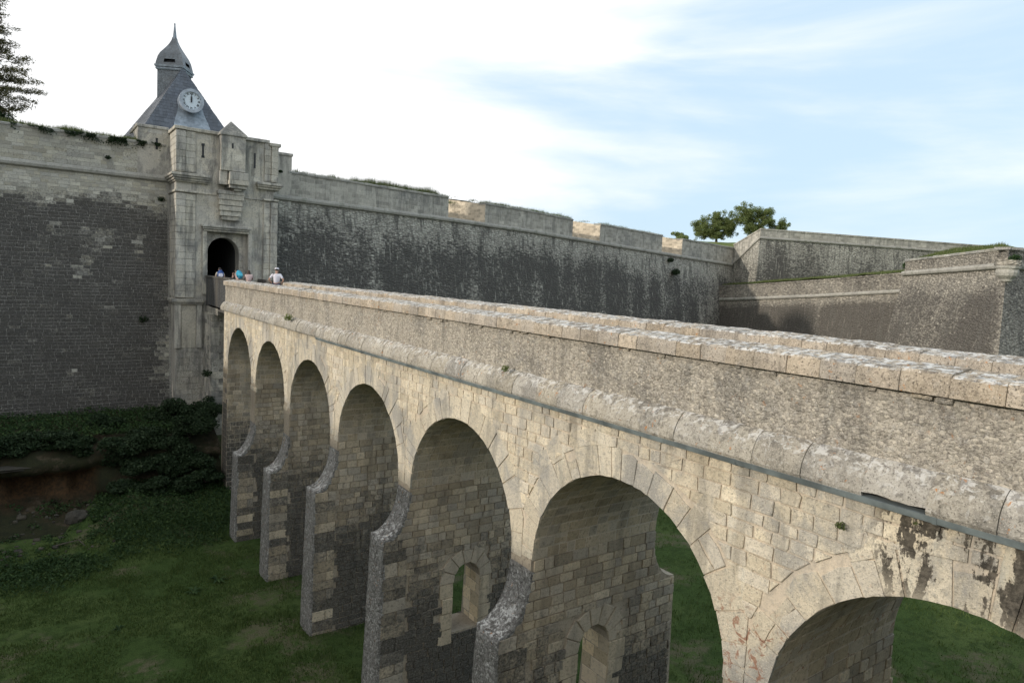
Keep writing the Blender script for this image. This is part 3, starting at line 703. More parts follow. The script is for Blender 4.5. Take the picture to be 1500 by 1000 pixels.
# ================================================================== LEFT CURTAIN WALL
LY = 48.4; ZC = 5.24
lw = thing('curtain_wall', 'tall dark stone curtain wall left of the clock gate, with a pale parapet and rounded moulding', 'fortress wall', (-10, LY, -9))
LP = [(-31.5, LY, ZC), (7.1, LY, ZC)]
def lstain(p, s, zc):
    d = zc-p[2]; x = p[0]
    v = max(0, min(1, (d-.55-.5*fn(x, 0, 1, .35))/2.3))*(.90+.30*fr(x, p[2], 2, .5))
    v -= .45*max(0, fn(x, p[2], 5, .33)-.15)
    if x > 6.2: v -= .25*(x-6.2)
    return v
link('wall_face', sweep(LP, face_prof(15.5, .1, 34), .45, -1, lstain), M['brickmortar'], lw)
link('moulding', sweep(LP, [(o_, z_) for o_, z_ in CORD], .8, -1, lambda p, s, z: .15), M['wcord'], lw)
link('parapet', sweep(LP, [(.02, .19), (.02, 2.0)], .5, -1, lambda p, s, z: .18+.35*max(0, fr(p[0], p[2], 1, .4))), M['brickmortar'], lw)
K = Kind('wall_stone', 'wall_stonework', M['brick'], lw)
KP = Kind('parapet_stone', 'parapet_stonework', M['brick'], lw)
for poly in courses(-4.2, 6.95, -9.6, ZC-.21, .2, .44, .024, .02):
    cx, cz = sum(p[0] for p in poly)/4, sum(p[1] for p in poly)/4
    to_w = lambda u, v, h: (u, LY-(ZC-.19-v)*.1-h, v)
    s_ = lstain((cx, 0, cz), 0, ZC)+R.uniform(-.15, .12)
    if fr(cx, cz, 8, .55) > .5 and R.random() < .5: s_ -= R.uniform(.12, .34)
    if R.random() < .02: s_ -= .2
    stone(K, poly, to_w, .014, .010, .03, R.random(), s_, jit=.010)
for poly in courses(-4.2, 6.95, ZC+.2, ZC+1.98, .215, .52, .018, .0):
    cx, cz = sum(p[0] for p in poly)/4, sum(p[1] for p in poly)/4
    stone(KP, poly, lambda u, v, h: (u, LY-.02-h, v), .012, .010, .03, R.random(), .12+.3*max(0, fr(cx, cz, 1, .45))+.10*(cz < ZC+.5), jit=.008)
K.flush(); KP.flush()
Kc = Kind('coping_stone', 'coping_stonework', M['wcord'], lw)
def top_coping(Kc, pts, z, th=.17, over=.07, deep=.8, lim=None):
    """a run of coping stones along a line pts (x,y,zref)"""
    for (a, b) in zip(pts[:-1], pts[1:]):
        a = np.array(a, float); b = np.array(b, float); L_ = np.linalg.norm((b-a)[:2]); d = (b-a)/L_; n = np.array([d[1], -d[0], 0])
        s = 0
        while s < L_-.05:
            l = min(R.uniform(.6, 1.1), L_-s); p0 = a+d*s; p1 = a+d*(s+l-.015); q = R.uniform(-.015, .015); q2 = R.uniform(-.02, .02)
            V = []
            for p in (p0, p1):
                for of, dz_ in ((over+q, 0), (over+q+.01, th*.7+q2), (over+q-.04, th+q2), (-deep, th+q2), (-deep, 0)): V.append((p[0]+n[0]*of, p[1]+n[1]*of, p[2]+z+dz_))
            Kc.add(V, [(0, 1, 2, 3, 4), (9, 8, 7, 6, 5)]+[(i, i+5, (i+1) % 5+5, (i+1) % 5) for i in range(5)], R.random(), R.uniform(.1, .5), l*.2); s += l
top_coping(Kc, [(-20, LY, ZC), (6.9, LY, ZC)], 2.0)
Kc.flush()

# unseen bastion off to the left, added to shade the moat and lower bridge
lb = thing('bastion', 'unseen bastion left of the moat, added to cast shade', 'bastion', (-36, 20, -13))
BP = [(-31.5, LY, ZC+.6), (-33, 10, ZC+.6), (-44, -22, ZC+.6)]
link('wall_face', sweep(BP, face_prof(18, .1, 8), 1.5, 1, lambda p, s, z: max(0, min(1, (z-p[2]-1)/2))), M['curtain'], lb)
link('parapet', sweep(BP, [(-9, 1.9), (0, 1.9), (0, -.2)], 1.5, 1), M['parap'], lb)

# ================================================================== GATEHOUSE
gh = thing('gatehouse', 'grey limestone gatehouse with rusticated pilasters, corbelled box and slate clock roof above the arched gate', 'gatehouse', (10, 48, -9))
GY = 46.0
gm = M['gate']
# main masses
m = MB()
m.box((7.12, GY+.10, 2.6), (8.9-.0, 52, 8.05)); m.box((11.35, GY+.10, 2.6), (12.95, 52, 8.05)); m.box((8.9, GY+.10, 2.14), (11.35, 52, 8.05)); m.box((5.55, 52.01, 6), (11.0, 57.2, 8.0))
m.box((7.12, GY+.10, -9.5), (8.9, 52, 2.6)); m.box((11.35, GY+.10, -9.5), (12.95, 52, 2.6))
# recessed tympanum with the gate arch
xc, rr, zs = 9.97, .95, .80
pts = [(8.9, -1.75), (xc-rr, -1.75)]+[(xc-math.cos(PI*t/14)*rr, zs+math.sin(PI*t/14)*rr) for t in range(15)]+[(xc+rr, -1.75), (11.35, -1.75), (11.35, 2.14), (8.9, 2.14)]
V = [(x, GY+.55, z) for x, z in pts]+[(x, GY+1.5, z) for x, z in pts]; n = len(pts)
me = mesh(m.v+V, m.f+[tuple(len(m.v)+i for i in f) for f in [tuple(range(n)), tuple(reversed(range(n, 2*n)))]+[(i, i+n, (i+1) % n+n, (i+1) % n) for i in range(n)]], [.5], [.1])
bm = bmesh.new(); bm.from_mesh(me); bmesh.ops.triangulate(bm, faces=[f for f in bm.faces if len(f.verts) > 4]); bm.to_mesh(me); bm.free()
link('front_wall', me, gm, gh)
m = MB(); m.box((8.9, GY+.1, -9.5), (11.35, 60, -1.76)); m.build('threshold', gm, gh)
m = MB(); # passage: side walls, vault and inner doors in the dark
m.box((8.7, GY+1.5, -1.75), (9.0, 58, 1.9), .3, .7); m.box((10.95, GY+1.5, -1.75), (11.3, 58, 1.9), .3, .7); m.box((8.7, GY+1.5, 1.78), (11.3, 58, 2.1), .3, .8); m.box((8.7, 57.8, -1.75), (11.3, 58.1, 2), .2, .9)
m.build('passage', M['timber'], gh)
# gate arch stones and jamb stones
K = Kind('gate_arch_stone', 'gate_arch_stonework', gm, gh)
for a in range(9):
    a0, a1 = PI*a/9+.015, PI*(a+1)/9-.015
    stone(K, [(xc+rr*math.cos(t), zs+rr*math.sin(t)) for t in (a0, (a0+a1)/2, a1)]+[(xc+(rr+.28)*math.cos(t), zs+(rr+.28)*math.sin(t)) for t in (a1, (a0+a1)/2, a0)], lambda u, v, h: (u, GY+.55-h, v), .05, .02, .05, R.uniform(.3, .95), 0)
for sx in (-1, 1):
    z = zs-.02
    while z > -1.75:
        h = R.uniform(.36, .5); w = R.uniform(.22, .3); a, b = sorted((xc+sx*rr, xc+sx*(rr+w))); stone(K, [(a, max(-1.75, z-h)), (b, max(-1.75, z-h)), (b, z-.02), (a, z-.02)], lambda u, v, h: (u, GY+.55-h, v), .04, .02, .05, R.uniform(.3, .9), .05); z -= h
K.flush()
# upper storey: plain ashlar facing
K = Kind('ashlar_stone', 'ashlar_stonework', gm, gh)
def ash(x0, x1, z0, z1, y, h=.36, l=.7, st=0.05, pr=.006):
    for poly in courses(x0, x1, z0, z1, h, l, .012): stone(K, poly, lambda u, v, h_: (u, y-h_, v), pr, .006, .02, R.uniform(.35, .75), st+R.uniform(0, .12), jit=.003)
ash(8.25, 12.3, 5.5, 8.0, GY+.10); ash(8.25, 9.6, 2.7, 5.0, GY+.10); ash(10.95, 12.3, 2.7, 5.0, GY+.10)
ash(11.45, 12.3, -2.2, 2.6, GY+.1, .42); ash(8.25, 8.58, -2.2, 2.0, GY+.1, .42); ash(7.2, 8.85, -9.4, -5.2, GY-.0, .36, .7, .35)
# rusticated pilasters (blocks)
K2 = Kind('pilaster_block', 'pilaster_blockwork', gm, gh)
for (xa, xb, yf) in ((7.07, 7.63, GY-.10), (7.635, 8.2, GY+.0), (12.32, 12.74, GY+.0), (12.745, 13.2, GY-.08)):
    z = 4.25
    while z > -2.1:
        h = min(.40, z+2.2); b = MB().cham((xa, yf, z-h+.008), (xb, GY+.4, z), .02, R.uniform(.45, 1.), R.uniform(0, .15) + .2*(z < -.8), .006); K2.add(b.v, b.f, b.t[0], b.s[0], .25); z -= h
    z = 8.02
    while z > 5.6:
        h = min(.40, z-5.55); b = MB().cham((xa, yf, z-h+.008), (xb-.01, GY+.4, z), .018, R.uniform(.35, .8), R.uniform(.05, .25), .006); K2.add(b.v, b.f, b.t[0], b.s[0], .25); z -= h
# return (left) side of the gatehouse, block courses
for (z0, z1) in ((-2.1, 4.25), (5.55, 8.02)):
    z = z1
    while z > z0+.05:
        h = min(.40, z-z0); y = GY+.32
        while y < 48.4:
            l = min(R.uniform(.5, .8), 48.4-y); b = MB().cham((7.07, y+.004, z-h+.008), (7.4, y+l-.004, z), .016, R.uniform(.4, .85), R.uniform(.05, .25), .004); K2.add(b.v, b.f, b.t[0], b.s[0], .25); y += l
        z -= h
K.flush(); K2.flush()
# mouldings
def band(name, segs, mat=gm, par=gh, stn=.15):
    if name in ('cornice', 'string_course', 'jamb_strip') and len(segs) > 1:
        sp = sorted({q[0][0] > 10 for q in segs})
        if len(sp) > 1: band(name, [q for q in segs if q[0][0] <= 10], mat, par, stn); segs = [q for q in segs if q[0][0] > 10]
    b = MB()
    for s_ in segs: b.cham(s_[0], s_[1], .02, R.uniform(.3, .8), stn)
    return b.build(name, mat, par)
band('cornice', [((6.78, GY-.42, 5.30), (9.02, 48.4, 5.46)), ((6.86, GY-.33, 5.18), (8.98, 48.4, 5.30)), ((6.95, GY-.2, 5.04), (8.94, 48.4, 5.18)), ((7.03, GY-.10, 4.95), (8.9, 48.4, 5.04)),
                 ((11.78, GY-.42, 5.30), (13.45, 48.4, 5.46)), ((11.82, GY-.33, 5.18), (13.36, 48.4, 5.30)), ((11.86, GY-.2, 5.04), (13.28, 48.4, 5.18))])
band('string_course', [((7.0, GY-.17, 4.32), (8.3, 48.4, 4.44)), ((8.3, GY+.03, 4.32), (9.55, 46.4, 4.42)), ((11.1, GY+.03, 4.32), (12.28, 46.4, 4.42)), ((12.26, GY-.15, 4.32), (13.26, 48.4, 4.44))])
band('coping', [((6.98, GY-.18, 8.05), (7.66, 46.9, 8.25)), ((7.66, GY-.06, 8.05), (9.62, 46.9, 8.25)), ((11.05, GY-.06, 8.02), (12.62, 46.9, 8.22)), ((12.62, GY-.14, 7.86), (13.32, 46.9, 8.06)), ((6.98, 46.9, 8.05), (7.5, 51.9, 8.25)), ((12.6, 46.9, 7.86), (13.2, 51.9, 8.06))])
band('pedestal_cornice', [((6.88, GY-.28, -2.42), (8.72, 48.4, -2.22)), ((6.98, GY-.18, -2.55), (8.68, 48.4, -2.42))], stn=.3)
# gate frame: lintel with cornice, jamb strips
band('lintel', [((8.52, GY-.32, 2.32), (11.5, GY+.2, 2.46)), ((8.6, GY-.22, 2.2), (11.42, GY+.2, 2.32)), ((8.66, GY-.10, 2.06), (11.38, GY+.2, 2.2))], stn=.3)
band('jamb_strip', [((8.62, GY-.05, -1.9), (8.88, GY+.2, 2.05))]); band('jamb_strip', [((11.36, GY-.05, -1.9), (11.6, GY+.2, 2.05))])
# corbelled box
bx = band('corbelled_box', [((9.5, GY-.75, 5.85), (10.95, GY+.12, 8.0))], stn=.08)
m = MB()
for poly in courses(9.52, 10.93, 5.9, 7.9, .34, .55, .012): 
    pass
Kb = Kind('box_stone', 'box_stonework', gm, bx)
for poly in courses(9.5, 10.95, 5.86, 8.0, .36, .6, .012):
    cz = poly[0][1]; stone(Kb, poly, lambda u, v, h_: (u, GY-.75-h_, v), .008, .008, .02, R.uniform(.4, 1.0), 0, jit=.003)
Kb.flush()
m = MB(); m.box((10.12, GY-.775, 7.25), (10.22, GY-.7, 7.55)); m.build('slit', M['black'], bx)
band('box_coping', [((9.42, GY-.84, 8.0), (11.03, GY+.3, 8.14))], stn=.25)
m = MB(); m.add([(9.44, GY-.82, 8.142), (11.0, GY-.82, 8.142), (11.0, GY+.7, 8.142), (9.44, GY+.7, 8.142), (10.2, GY-.1, 9.0)], [(0, 3, 2, 1), (0, 1, 4), (1, 2, 4), (2, 3, 4), (3, 0, 4)], .3, .5)
m.build('stone_cap', gm, gh)
band('armorial_block', [((9.98, GY-.95, 5.32), (11.1, GY-.0, 5.80)), ((9.94, GY-1.02, 5.02), (11.12, GY-.0, 5.30)), ((10.0, GY-.85, 4.82), (11.05, GY-.0, 5.02)), ((10.3, GY-.7, 4.66), (10.75, GY-.0, 4.82))], stn=0.)
band('corbel', [((9.46, GY-.6, 5.0), (9.93, GY+.1, 5.84)), ((9.4, GY-.5, 4.42), (11.0, GY+.1, 4.66)), ((9.46, GY-.45, 4.1), (10.98, GY+.1, 4.42)), ((9.50, GY-.38, 3.75), (10.95, GY+.1, 4.1)), ((9.54, GY-.36, 3.42), (10.9, GY+.1, 3.72)), ((9.6, GY-.27, 3.1), (10.84, GY+.1, 3.42)), ((9.7, GY-.18, 2.84), (10.78, GY+.1, 3.1))], stn=.1)
# slits
for (x, z, h, y) in ((11.72, 6.8, .95, GY+.10), (8.62, 7.0, .7, GY+.10)):
    m = MB(); m.box((x-.055, y-.028, z-h/2), (x+.055, y+.1, z+h/2)); m.build('slit', M['black'], gh)
for z in (7.35, 6.62): m = MB(); m.box((8.53, GY+.06, z-.07), (8.71, GY+.11, z+.07)); m.build('slit', M['black'], gh)
# pedestal and abutment with quoins
band('pedestal_panel', [((7.05, GY-.12, -5.3), (7.4, GY+.2, -2.56)), ((7.42, GY-.02, -5.3), (8.28, GY+.2, -2.56)), ((8.3, GY-.12, -5.3), (8.62, GY+.2, -2.56))], stn=.15)
ab = MB()
ab.box((8.75, 43.8, -10.5), (11.6, GY+.1, -3.0), .4, .35)
ab.box((8.85, 42.6, -3.0), (11.6, GY+.1, -2.6), .4, .5)
ab.build('abutment', gm, gh)
Kq = Kind('quoin', 'quoins', gm, gh); z = -3.0; alt = 0
while z > -10:
    h = R.uniform(.34, .46); w = .75 if alt else .42; alt ^= 1
    b = MB().cham((8.72, 43.77, z-h+.02), (8.75+w, 44.4 if alt else 44.1, z), .02, R.uniform(.3, .9), R.uniform(0, .5), .008); Kq.add(b.v, b.f, b.t[0], b.s[0], .3); z -= h
for poly in courses(9.2, 11.5, -10, -3.1, .3, .5, .02): stone(Kq, poly, lambda u, v, h: (u, 43.8-h, v), .012, .01, .03, R.random(), .5+R.uniform(-.2, .3))
for poly in courses(43.9, 46, -10, -3.1, .3, .5, .02): stone(Kq, poly, lambda u, v, h: (8.75-h, u, v), .012, .01, .03, R.random(), .4+R.uniform(-.3, .3))
Kq.flush()
# wing walls
m = MB(); m.box((5.3, LY-.04, 5.4), (7.08, 52, 8.25), .5, .15); m.cham((5.22, LY-.12, 8.25), (7.05, 52, 8.44), .03, .5, .2); m.build('wing_wall', M['gate'], gh)
Kw = Kind('wing_stone', 'wing_stonework', gm, gh)
for poly in courses(5.3, 7.05, 7.2, 8.24, .3, .6, .014): stone(Kw, poly, lambda u, v, h: (u, LY-.04-h, v), .01, .008, .02, R.uniform(.3, .7), .15)
Kw.flush()
m = MB(); m.box((6.3, LY-.08, 7.0), (6.42, LY, 7.7)); m.build('slit', M['black'], gh)
m = MB(); m.box((12.9, 48.85, -9), (14.95, 53, 7.85), .5, .15); m.cham((12.9, 48.78, 7.85), (15.02, 53, 8.05), .03, .5, .2); m.build('wing_wall', M['gate'], gh)
# panel closing the side of the old drawbridge
m = MB(); m.prism([(39.42, -.80), (45.98, -.78), (45.98, -2.2), (45.5, -2.5), (44.6, -2.62), (39.42, -2.62)], 'x', 8.86, 9.0)
for y in np.arange(39.6, 45.9, .32): m.box((8.845, y, -2.5), (8.861, y+.29, -.85), R.uniform(0, .5), R.uniform(.3, .9))
m.box((8.80, 39.42, -.80), (9.06, 45.97, -.70))
m.build('drawbridge_panel', M['timber'], gh)
m = MB(); m.box((8.86, 39.42, -2.75), (12.2, 46.05, -1.80)); m.box((12.0, 39.42, -1.8), (12.2, 46.05, -.8)); m.build('drawbridge_deck', M['timber'], gh)
m = MB(); m.prism([(45.2, -2.62), (46.0, -2.62), (46.0, -3.3)], 'x', 8.86, 9.2); m.build('bracket', gm, gh)

# slate roof, lantern, clock
ax, ay, az = 8.28, 51.2, 12.95; hb = 2.62
RB = .6
def ring_at(z, w): return [(ax-w, ay-w, z), (ax+w, ay-w, z), (ax+w, ay+RB+w, z), (ax-w*1.24, ay+RB+w, z)]
prof = [(7.2, 2.78), (8.1, 2.77), (8.55, 2.5), (9.15, 2.16), (12.95, .05)]
V = [p for z, w in prof for p in ring_at(z, w)]; F = [(i*4+k, i*4+(k+1) % 4, (i+1)*4+(k+1) % 4, (i+1)*4+k) for i in range(4) for k in range(4)]+[(16, 17, 18, 19)]
roof = link('roof', mesh(V, F, [.5], [0]), M['slate'], gh)
# slate courses on the four slopes (small lapped rows)
sl = MB()
for side in range(4):
    for i in range(4):
        (z0, w0), (z1, w1) = prof[i], prof[i+1]; nrow = max(1, int(math.hypot(z1-z0, w1-w0)/.24))
        for r_ in range(nrow):
            f0, f1 = r_/nrow, (r_+1.25)/nrow; f1 = min(f1, 1)
            za, wa = z0+(z1-z0)*f0, w0+(w1-w0)*f0; zb, wb = z0+(z1-z0)*f1, w0+(w1-w0)*f1
            ra, rb = ring_at(za, wa+.022), ring_at(zb, wb+.004); A0, A1, B0, B1 = Vector(ra[side]), Vector(ra[(side+1) % 4]), Vector(rb[side]), Vector(rb[(side+1) % 4])
            LA = (A1-A0).length; x = 0
            while x < LA-.03:
                l = min(R.uniform(.16, .26), LA-x); e = Vector((0, 0, R.uniform(-.01, .012)))
                P = lambda q: A0.lerp(A1, q/LA)
                # carry the joint straight up the slope
                def U(q):
                    d = (B1-B0).normalized(); t = (P(q)-B0).dot(d); t = max(0, min((B1-B0).length, t)); return B0+d*t
                if (U(x+l)-U(x)).length > .02: sl.add([P(x+.004)+e, P(x+l-.004)+e, U(x+l-.004), U(x+.004)], [(0, 1, 2, 3)], R.random())
                x += l
o = sl.build('slates', M['slate'], roof); o['kind'] = 'stuff'
# clock housing apron
m = MB(); 
def on_roof(z):
    for (z0, w0), (z1, w1) in zip(prof[:-1], prof[1:]):
        if z <= z1: return ay-(w0+(w1-w0)*(z-z0)/(z1-z0))
zz = [8.0, 8.55, 9.15, 9.7, 10.2]; hw = [1.25, 1.15, 1.0, .82, .72]; cxk = 8.48
V = []
for z, w in zip(zz, hw): V += [(cxk-w, on_roof(z)-.05, z), (cxk+w, on_roof(z)-.05, z)]
me = mesh(V, [(2*i, 2*i+1, 2*i+3, 2*i+2) for i in range(4)]); link('lead_apron', me, M['lead'], gh)
ck = thing('clock', 'round white faced clock reading twelve in a grey metal drum on the slate roof', 'clock', (8.42, 49.2, 9.7))
CX, CYF, CZ = 8.42, 48.75, 10.44
def disc(b, r, y0, y1, n=48, tone=.5):
    V = [(CX+r*math.cos(2*PI*k/n), y, CZ+r*math.sin(2*PI*k/n)) for y in (y0, y1) for k in range(n)]
    b.add(V, [tuple(range(n)), tuple(reversed(range(n, 2*n)))]+[(k, k+n, (k+1) % n+n, (k+1) % n) for k in range(n)], tone)
def annulus(b, r0, r1, y0, y1, n=48):
    V = [(CX+r*math.cos(2*PI*k/n), y, CZ+r*math.sin(2*PI*k/n)) for y in (y0, y1) for r in (r0, r1) for k in range(n)]
    F = []
    for k in range(n):
        j = (k+1) % n; F += [(k, n+k, n+j, j), (k+2*n, j+2*n, 3*n+j, 3*n+k), (k, j, j+2*n, k+2*n), (n+k, n+k+2*n, n+j+2*n, n+j)]
    b.add(V, F)
b = MB(); disc(b, .66, CYF+.16, 50.3); annulus(b, .56, .74, CYF-.02, CYF+.17); annulus(b, .63, .72, CYF+.62, CYF+.72); b.build('clock_case', M['ring'], ck, smooth=False)
b = MB(); disc(b, .565, CYF+.10, CYF+.16); b.build('dial', M['dial'], ck)
NUM = ['XII', 'I', 'II', 'III', 'IIII', 'V', 'VI', 'VII', 'VIII', 'IX', 'X', 'XI']
for k, tx in enumerate(NUM):
    a = PI/2-2*PI*k/12; cu = bpy.data.curves.new('t', 'FONT'); cu.body = tx; cu.size = .17; cu.align_x = 'CENTER'; cu.align_y = 'CENTER'; cu.extrude = .004; cu.offset = .004
    to = bpy.data.objects.new('t', cu); C.objects.link(to); dg = bpy.context.evaluated_depsgraph_get(); me = bpy.data.meshes.new_from_object(to.evaluated_get(dg)); bpy.data.objects.remove(to)
    me.transform(Matrix.Translation((CX+.44*math.cos(a), CYF+.094, CZ+.44*math.sin(a))) @ Matrix.Rotation(a-PI/2, 4, Vector((0, -1, 0))) @ Matrix.Rotation(PI/2, 4, 'X'))
    me.materials.clear(); link('numeral', me, M['black'], ck)
b = MB(); b.prism([(CX-.028, CZ-.08), (CX+.028, CZ-.08), (CX+.035, CZ+.2), (CX, CZ+.46), (CX-.035, CZ+.2)], 'y', CYF+.06, CYF+.08); b.build('hand', M['black'], ck)
b = MB(); b.prism([(CX-.04, CZ-.1), (CX+.04, CZ-.1), (CX+.05, CZ+.22), (CX, CZ+.31), (CX-.05, CZ+.22)], 'y', CYF+.035, CYF+.055); b.build('hand', M['black'], ck)
# lantern, square, turned 30 degrees
lc = Vector((7.96, 52.33, 0)); u1 = Vector((-.866, .5, 0)); u2 = Vector((.5, .866, 0))
def lring(z, h): return [tuple(lc+u1*a*h+u2*b_*h+Vector((0, 0, z))) for a, b_ in ((1, 1), (1, -1), (-1, -1), (-1, 1))]
def loft(b, rings, tone=.5, n=4, cap=True):
    V = [p for r in rings for p in r]; F = [(i*n+k, i*n+(k+1) % n, (i+1)*n+(k+1) % n, (i+1)*n+k) for i in range(len(rings)-1) for k in range(n)]
    if cap: F += [tuple(range(n)), tuple((len(rings)-1)*n+k for k in reversed(range(n)))]
    b.add(V, F, tone)
LV = [p for r_ in (lring(8.5, .82), lring(12.84, .80)) for p in r_]
LU = []; LF = []; LVV = []
for k in range(4):
    a, b_ = LV[k], LV[(k+1) % 4]; c_, d_ = LV[4+(k+1) % 4], LV[4+k]; q = len(LVV); LVV += [a, b_, c_, d_]; LU += [(k*1.7, a[2]), (k*1.7+1.64, a[2]), (k*1.7+1.64, c_[2]), (k*1.7, c_[2])]; LF.append((q, q+1, q+2, q+3))
lant = link('lantern', mesh(LVV, LF, [.5], [0], uv=LU), M['lslate'], gh)
b = MB(); loft(b, [lring(12.80, .86), lring(12.88, .90), lring(12.96, .87)]); loft(b, [lring(12.98, .93), lring(13.10, .96), lring(13.12, .90)]); b.build('lantern_cornice', M['lead'], lant)
dz0 = 13.10; dp = [(0, .90), (.18, .87), (.42, .82), (.6, .78), (.85, .68), (1.1, .53), (1.35, .38), (1.6, .25), (1.85, .155), (2.05, .115)]
# ogee roof as four curved sides with openings
def dome_side(a):
    # a: index of face; build rows x cols with hole
    rows = dp; V = []; F = []; nc = 6; c0, c1 = (-.42, .42)
    fr_ = [-1, c0, -.14, .14, c1, 1]
    n_ = [u2*-1, u1*-1, u2, u1][a]; t_ = [u1, u2, u1*-1, u2*-1][a]
    for (h, w) in rows:
        for f in fr_: V.append(tuple(lc+n_*w+t_*w*f+Vector((0, 0, dz0+h))))
    for r_ in range(len(rows)-1):
        for c in range(5):
            if r_ in (1, ) and c in (1, 2, 3): continue
            F.append((r_*6+c, r_*6+c+1, (r_+1)*6+c+1, (r_+1)*6+c))
    return V, F
b = MB()
for a in range(4): V, F = dome_side(a); b.add(V, F, .35)
dome = b.build('dome', M['lslate'], lant, fix=True)
b = MB(); loft(b, [lring(dz0+.02, .66), lring(dz0+.75, .55)], .2); 
b.build('bell_chamber', M['black'], dome)
b = MB(); n = 10; rg = []
for h, w in ((1.95, .15), (2.1, .12), (2.5, .075), (2.85, .045), (2.92, .05), (3.0, .035), (3.03, .01)):
    rg.append([tuple(lc+Vector((math.cos(2*PI*k/n)*w, math.sin(2*PI*k/n)*w, dz0+h))) for k in range(n)])
loft(b, rg, .5, n); b.build('finial', M['lead'], dome)

# ================================================================== RIGHT CURTAIN WALL
rw = thing('curtain_wall', 'long dark stained curtain wall right of the gatehouse with three pale embrasures in its parapet', 'fortress wall', (45, 53, -9))
def wy(x): return 48.9+(x-14.7)*(8.7/62.3)
ZP = [(13.4, 4.93), (14.7, 4.92), (21.5, 4.88), (29.2, 4.84), (38.6, 4.70), (44.9, 4.48), (49, 4.36), (56.5, 4.12), (60.5, 3.98), (64.5, 3.85), (70, 3.7), (77, 3.5)]
RP = [(x, wy(x), z) for x, z in ZP]
bands = [(21.9, .45), (31.5, .5), (39.6, .4), (45.2, .5), (49.3, .35), (54, .5), (57.2, .3), (60.5, .55), (64.5, .3), (68.5, .5), (72.5, .35), (75.6, .6)]
def rstain(p, s, zc):
    d = zc-p[2]; x = p[0]
    v = max(0, min(1, (d-.3-.7*fn(x, 0, 1, .45))/3.0))*(.92+.35*fr(x, p[2]*.5, 2, .5))
    for bx_, bw in bands: v -= (.30+.22*fn(p[2]*.7, bx_, 4, 1.))*min(1, .4+d/3)*math.exp(-((x-bx_+.25*fn(p[2], x, 0, .6))/bw)**2)
    v -= .22*max(0, (x-50)/27)
    v -= .5*max(0, fn(x, p[2]*.6, 5, .33)-.2)
    return v
link('wall_face', sweep(RP, face_prof(16, .16, 36), .4, -1, rstain), M['curtain'], rw)
link('moulding', sweep(RP, CORD, .8, -1, lambda p, s, z: .2), M['wcord'], rw)
def ph(x): return 1.78 if x < 45 else 1.82+.35*(x-45)/32
segs = [(14.72, 28.9), (33.0, 44.7), (49.0, 60.4), (64.6, 76.9)]
Kc = Kind('coping_stone', 'coping_stonework', M['wcord'], rw)
for (a, b_) in segs:
    def zc_(x): return float(np.interp(x, [q[0] for q in ZP], [q[1] for q in ZP]))
    n = 8; xs = np.linspace(a, b_, n)
    m = MB(); 
    for x0, x1 in zip(xs[:-1], xs[1:]):
        pass
    pts = [(x, wy(x), zc_(x)) for x in xs]
    # merlon body: front, top and both cheeks in one solid
    V = []; UV = []
    for x, y, z in pts:
        t = ph(x)
        V += [(x+.02, y-.02, z+.18), (x, y-.02, z+t), (x-.9, y+7.5, z+t+1.0), (x-.9, y+7.5, z+.0)]; UV += [(x, z+.18), (x, z+t), (x, z+t+3), (x, z)]
    F = [(i*4+j, (i+1)*4+j, (i+1)*4+j+1, i*4+j+1) for i in range(n-1) for j in range(3)]
    st_ = [.25+.4*max(0, fr(v[0], v[2], 1, .3)) for v in V]
    link('parapet', mesh(V, F, [.5], st_, uv=UV), M['parap'], rw)
    for e in (0, n-1):
        x, y, z = pts[e]; t = ph(x)
        V = [(x+.02, y-.02, z+.18), (x, y-.02, z+t), (x-.9, y+7.5, z+t+1.0), (x-.9, y+7.5, z)]
        link('embrasure_cheek', mesh(V, [(0, 1, 2, 3)] if e == 0 else [(3, 2, 1, 0)], [.6], [0.], uv=[(0, V[0][2]), (0, V[1][2]), (7.5, V[2][2]), (7.5, V[3][2])]), M['cheek'], rw)
    for x0, x1 in zip(xs[:-1], xs[1:]): top_coping(Kc, [(x0, wy(x0)-.02, zc_(x0)+ph(x0)), (x1, wy(x1)-.02, zc_(x1)+ph(x1))], 0, .17, .07, .9)
Kc.flush()
for (a, b_) in ((28.9, 33.0), (44.7, 49.0), (60.4, 64.6)):
    m = MB(); za = zc_(a)+.17; zb = zc_(b_)+.17
    m.add([(a-.5, wy(a)-.05, za), (b_+.1, wy(b_)-.05, zb), (b_-.8, wy(b_)+8, zb+.45), (a-1.2, wy(a)+8, za+.45)], [(0, 1, 2, 3)]); m.build('embrasure_sill', M['parap'], rw, fix=False)

# flank beyond the corner, ramping up, then running right
fl = thing('flank_wall', 'grey bastion flank wall rising in a ramp beyond the curtain corner, below the two trees', 'fortress wall', (88, 48, -9))
FPt = [(77, 57.6, 3.5), (75.45, 52.6, 6.9), (95.2, 44.2, 6.85), (125, 31, 6.7)]
def fstain(p, s, zc):
    d = zc-p[2]; v = .22+.30*fr(p[0]*.3, p[1]*.3, p[2]*.06, 1.)+max(0, min(.45, (d-1)/9))
    v += .5*math.exp(-((s-8.6)/1.2)**2)*min(1, d/1.5)
    return v
link('wall_face', sweep(FPt, face_prof(17, .06, 22, -.15), .7, -1, fstain), M['curtain'], fl)
link('moulding', sweep(FPt, [(a*.8, b*.8) for a, b in CORD], .8, -1, lambda p, s, z: .3), M['wcord'], fl)
def ramp(p): 
    t = max(0, min(1, (p[2]-3.5)/3.3)); return 2.55*(1-t)+1.0*t
link('parapet', sweep(FPt, lambda p: [(.02, .1), (.02, ramp(p)), (.1, ramp(p)+.02), (.1, ramp(p)+.2), (-1.0, ramp(p)+.22), (-1.0, 0)], .4, -1, lambda p, s, z: .15), M['parap'], fl)
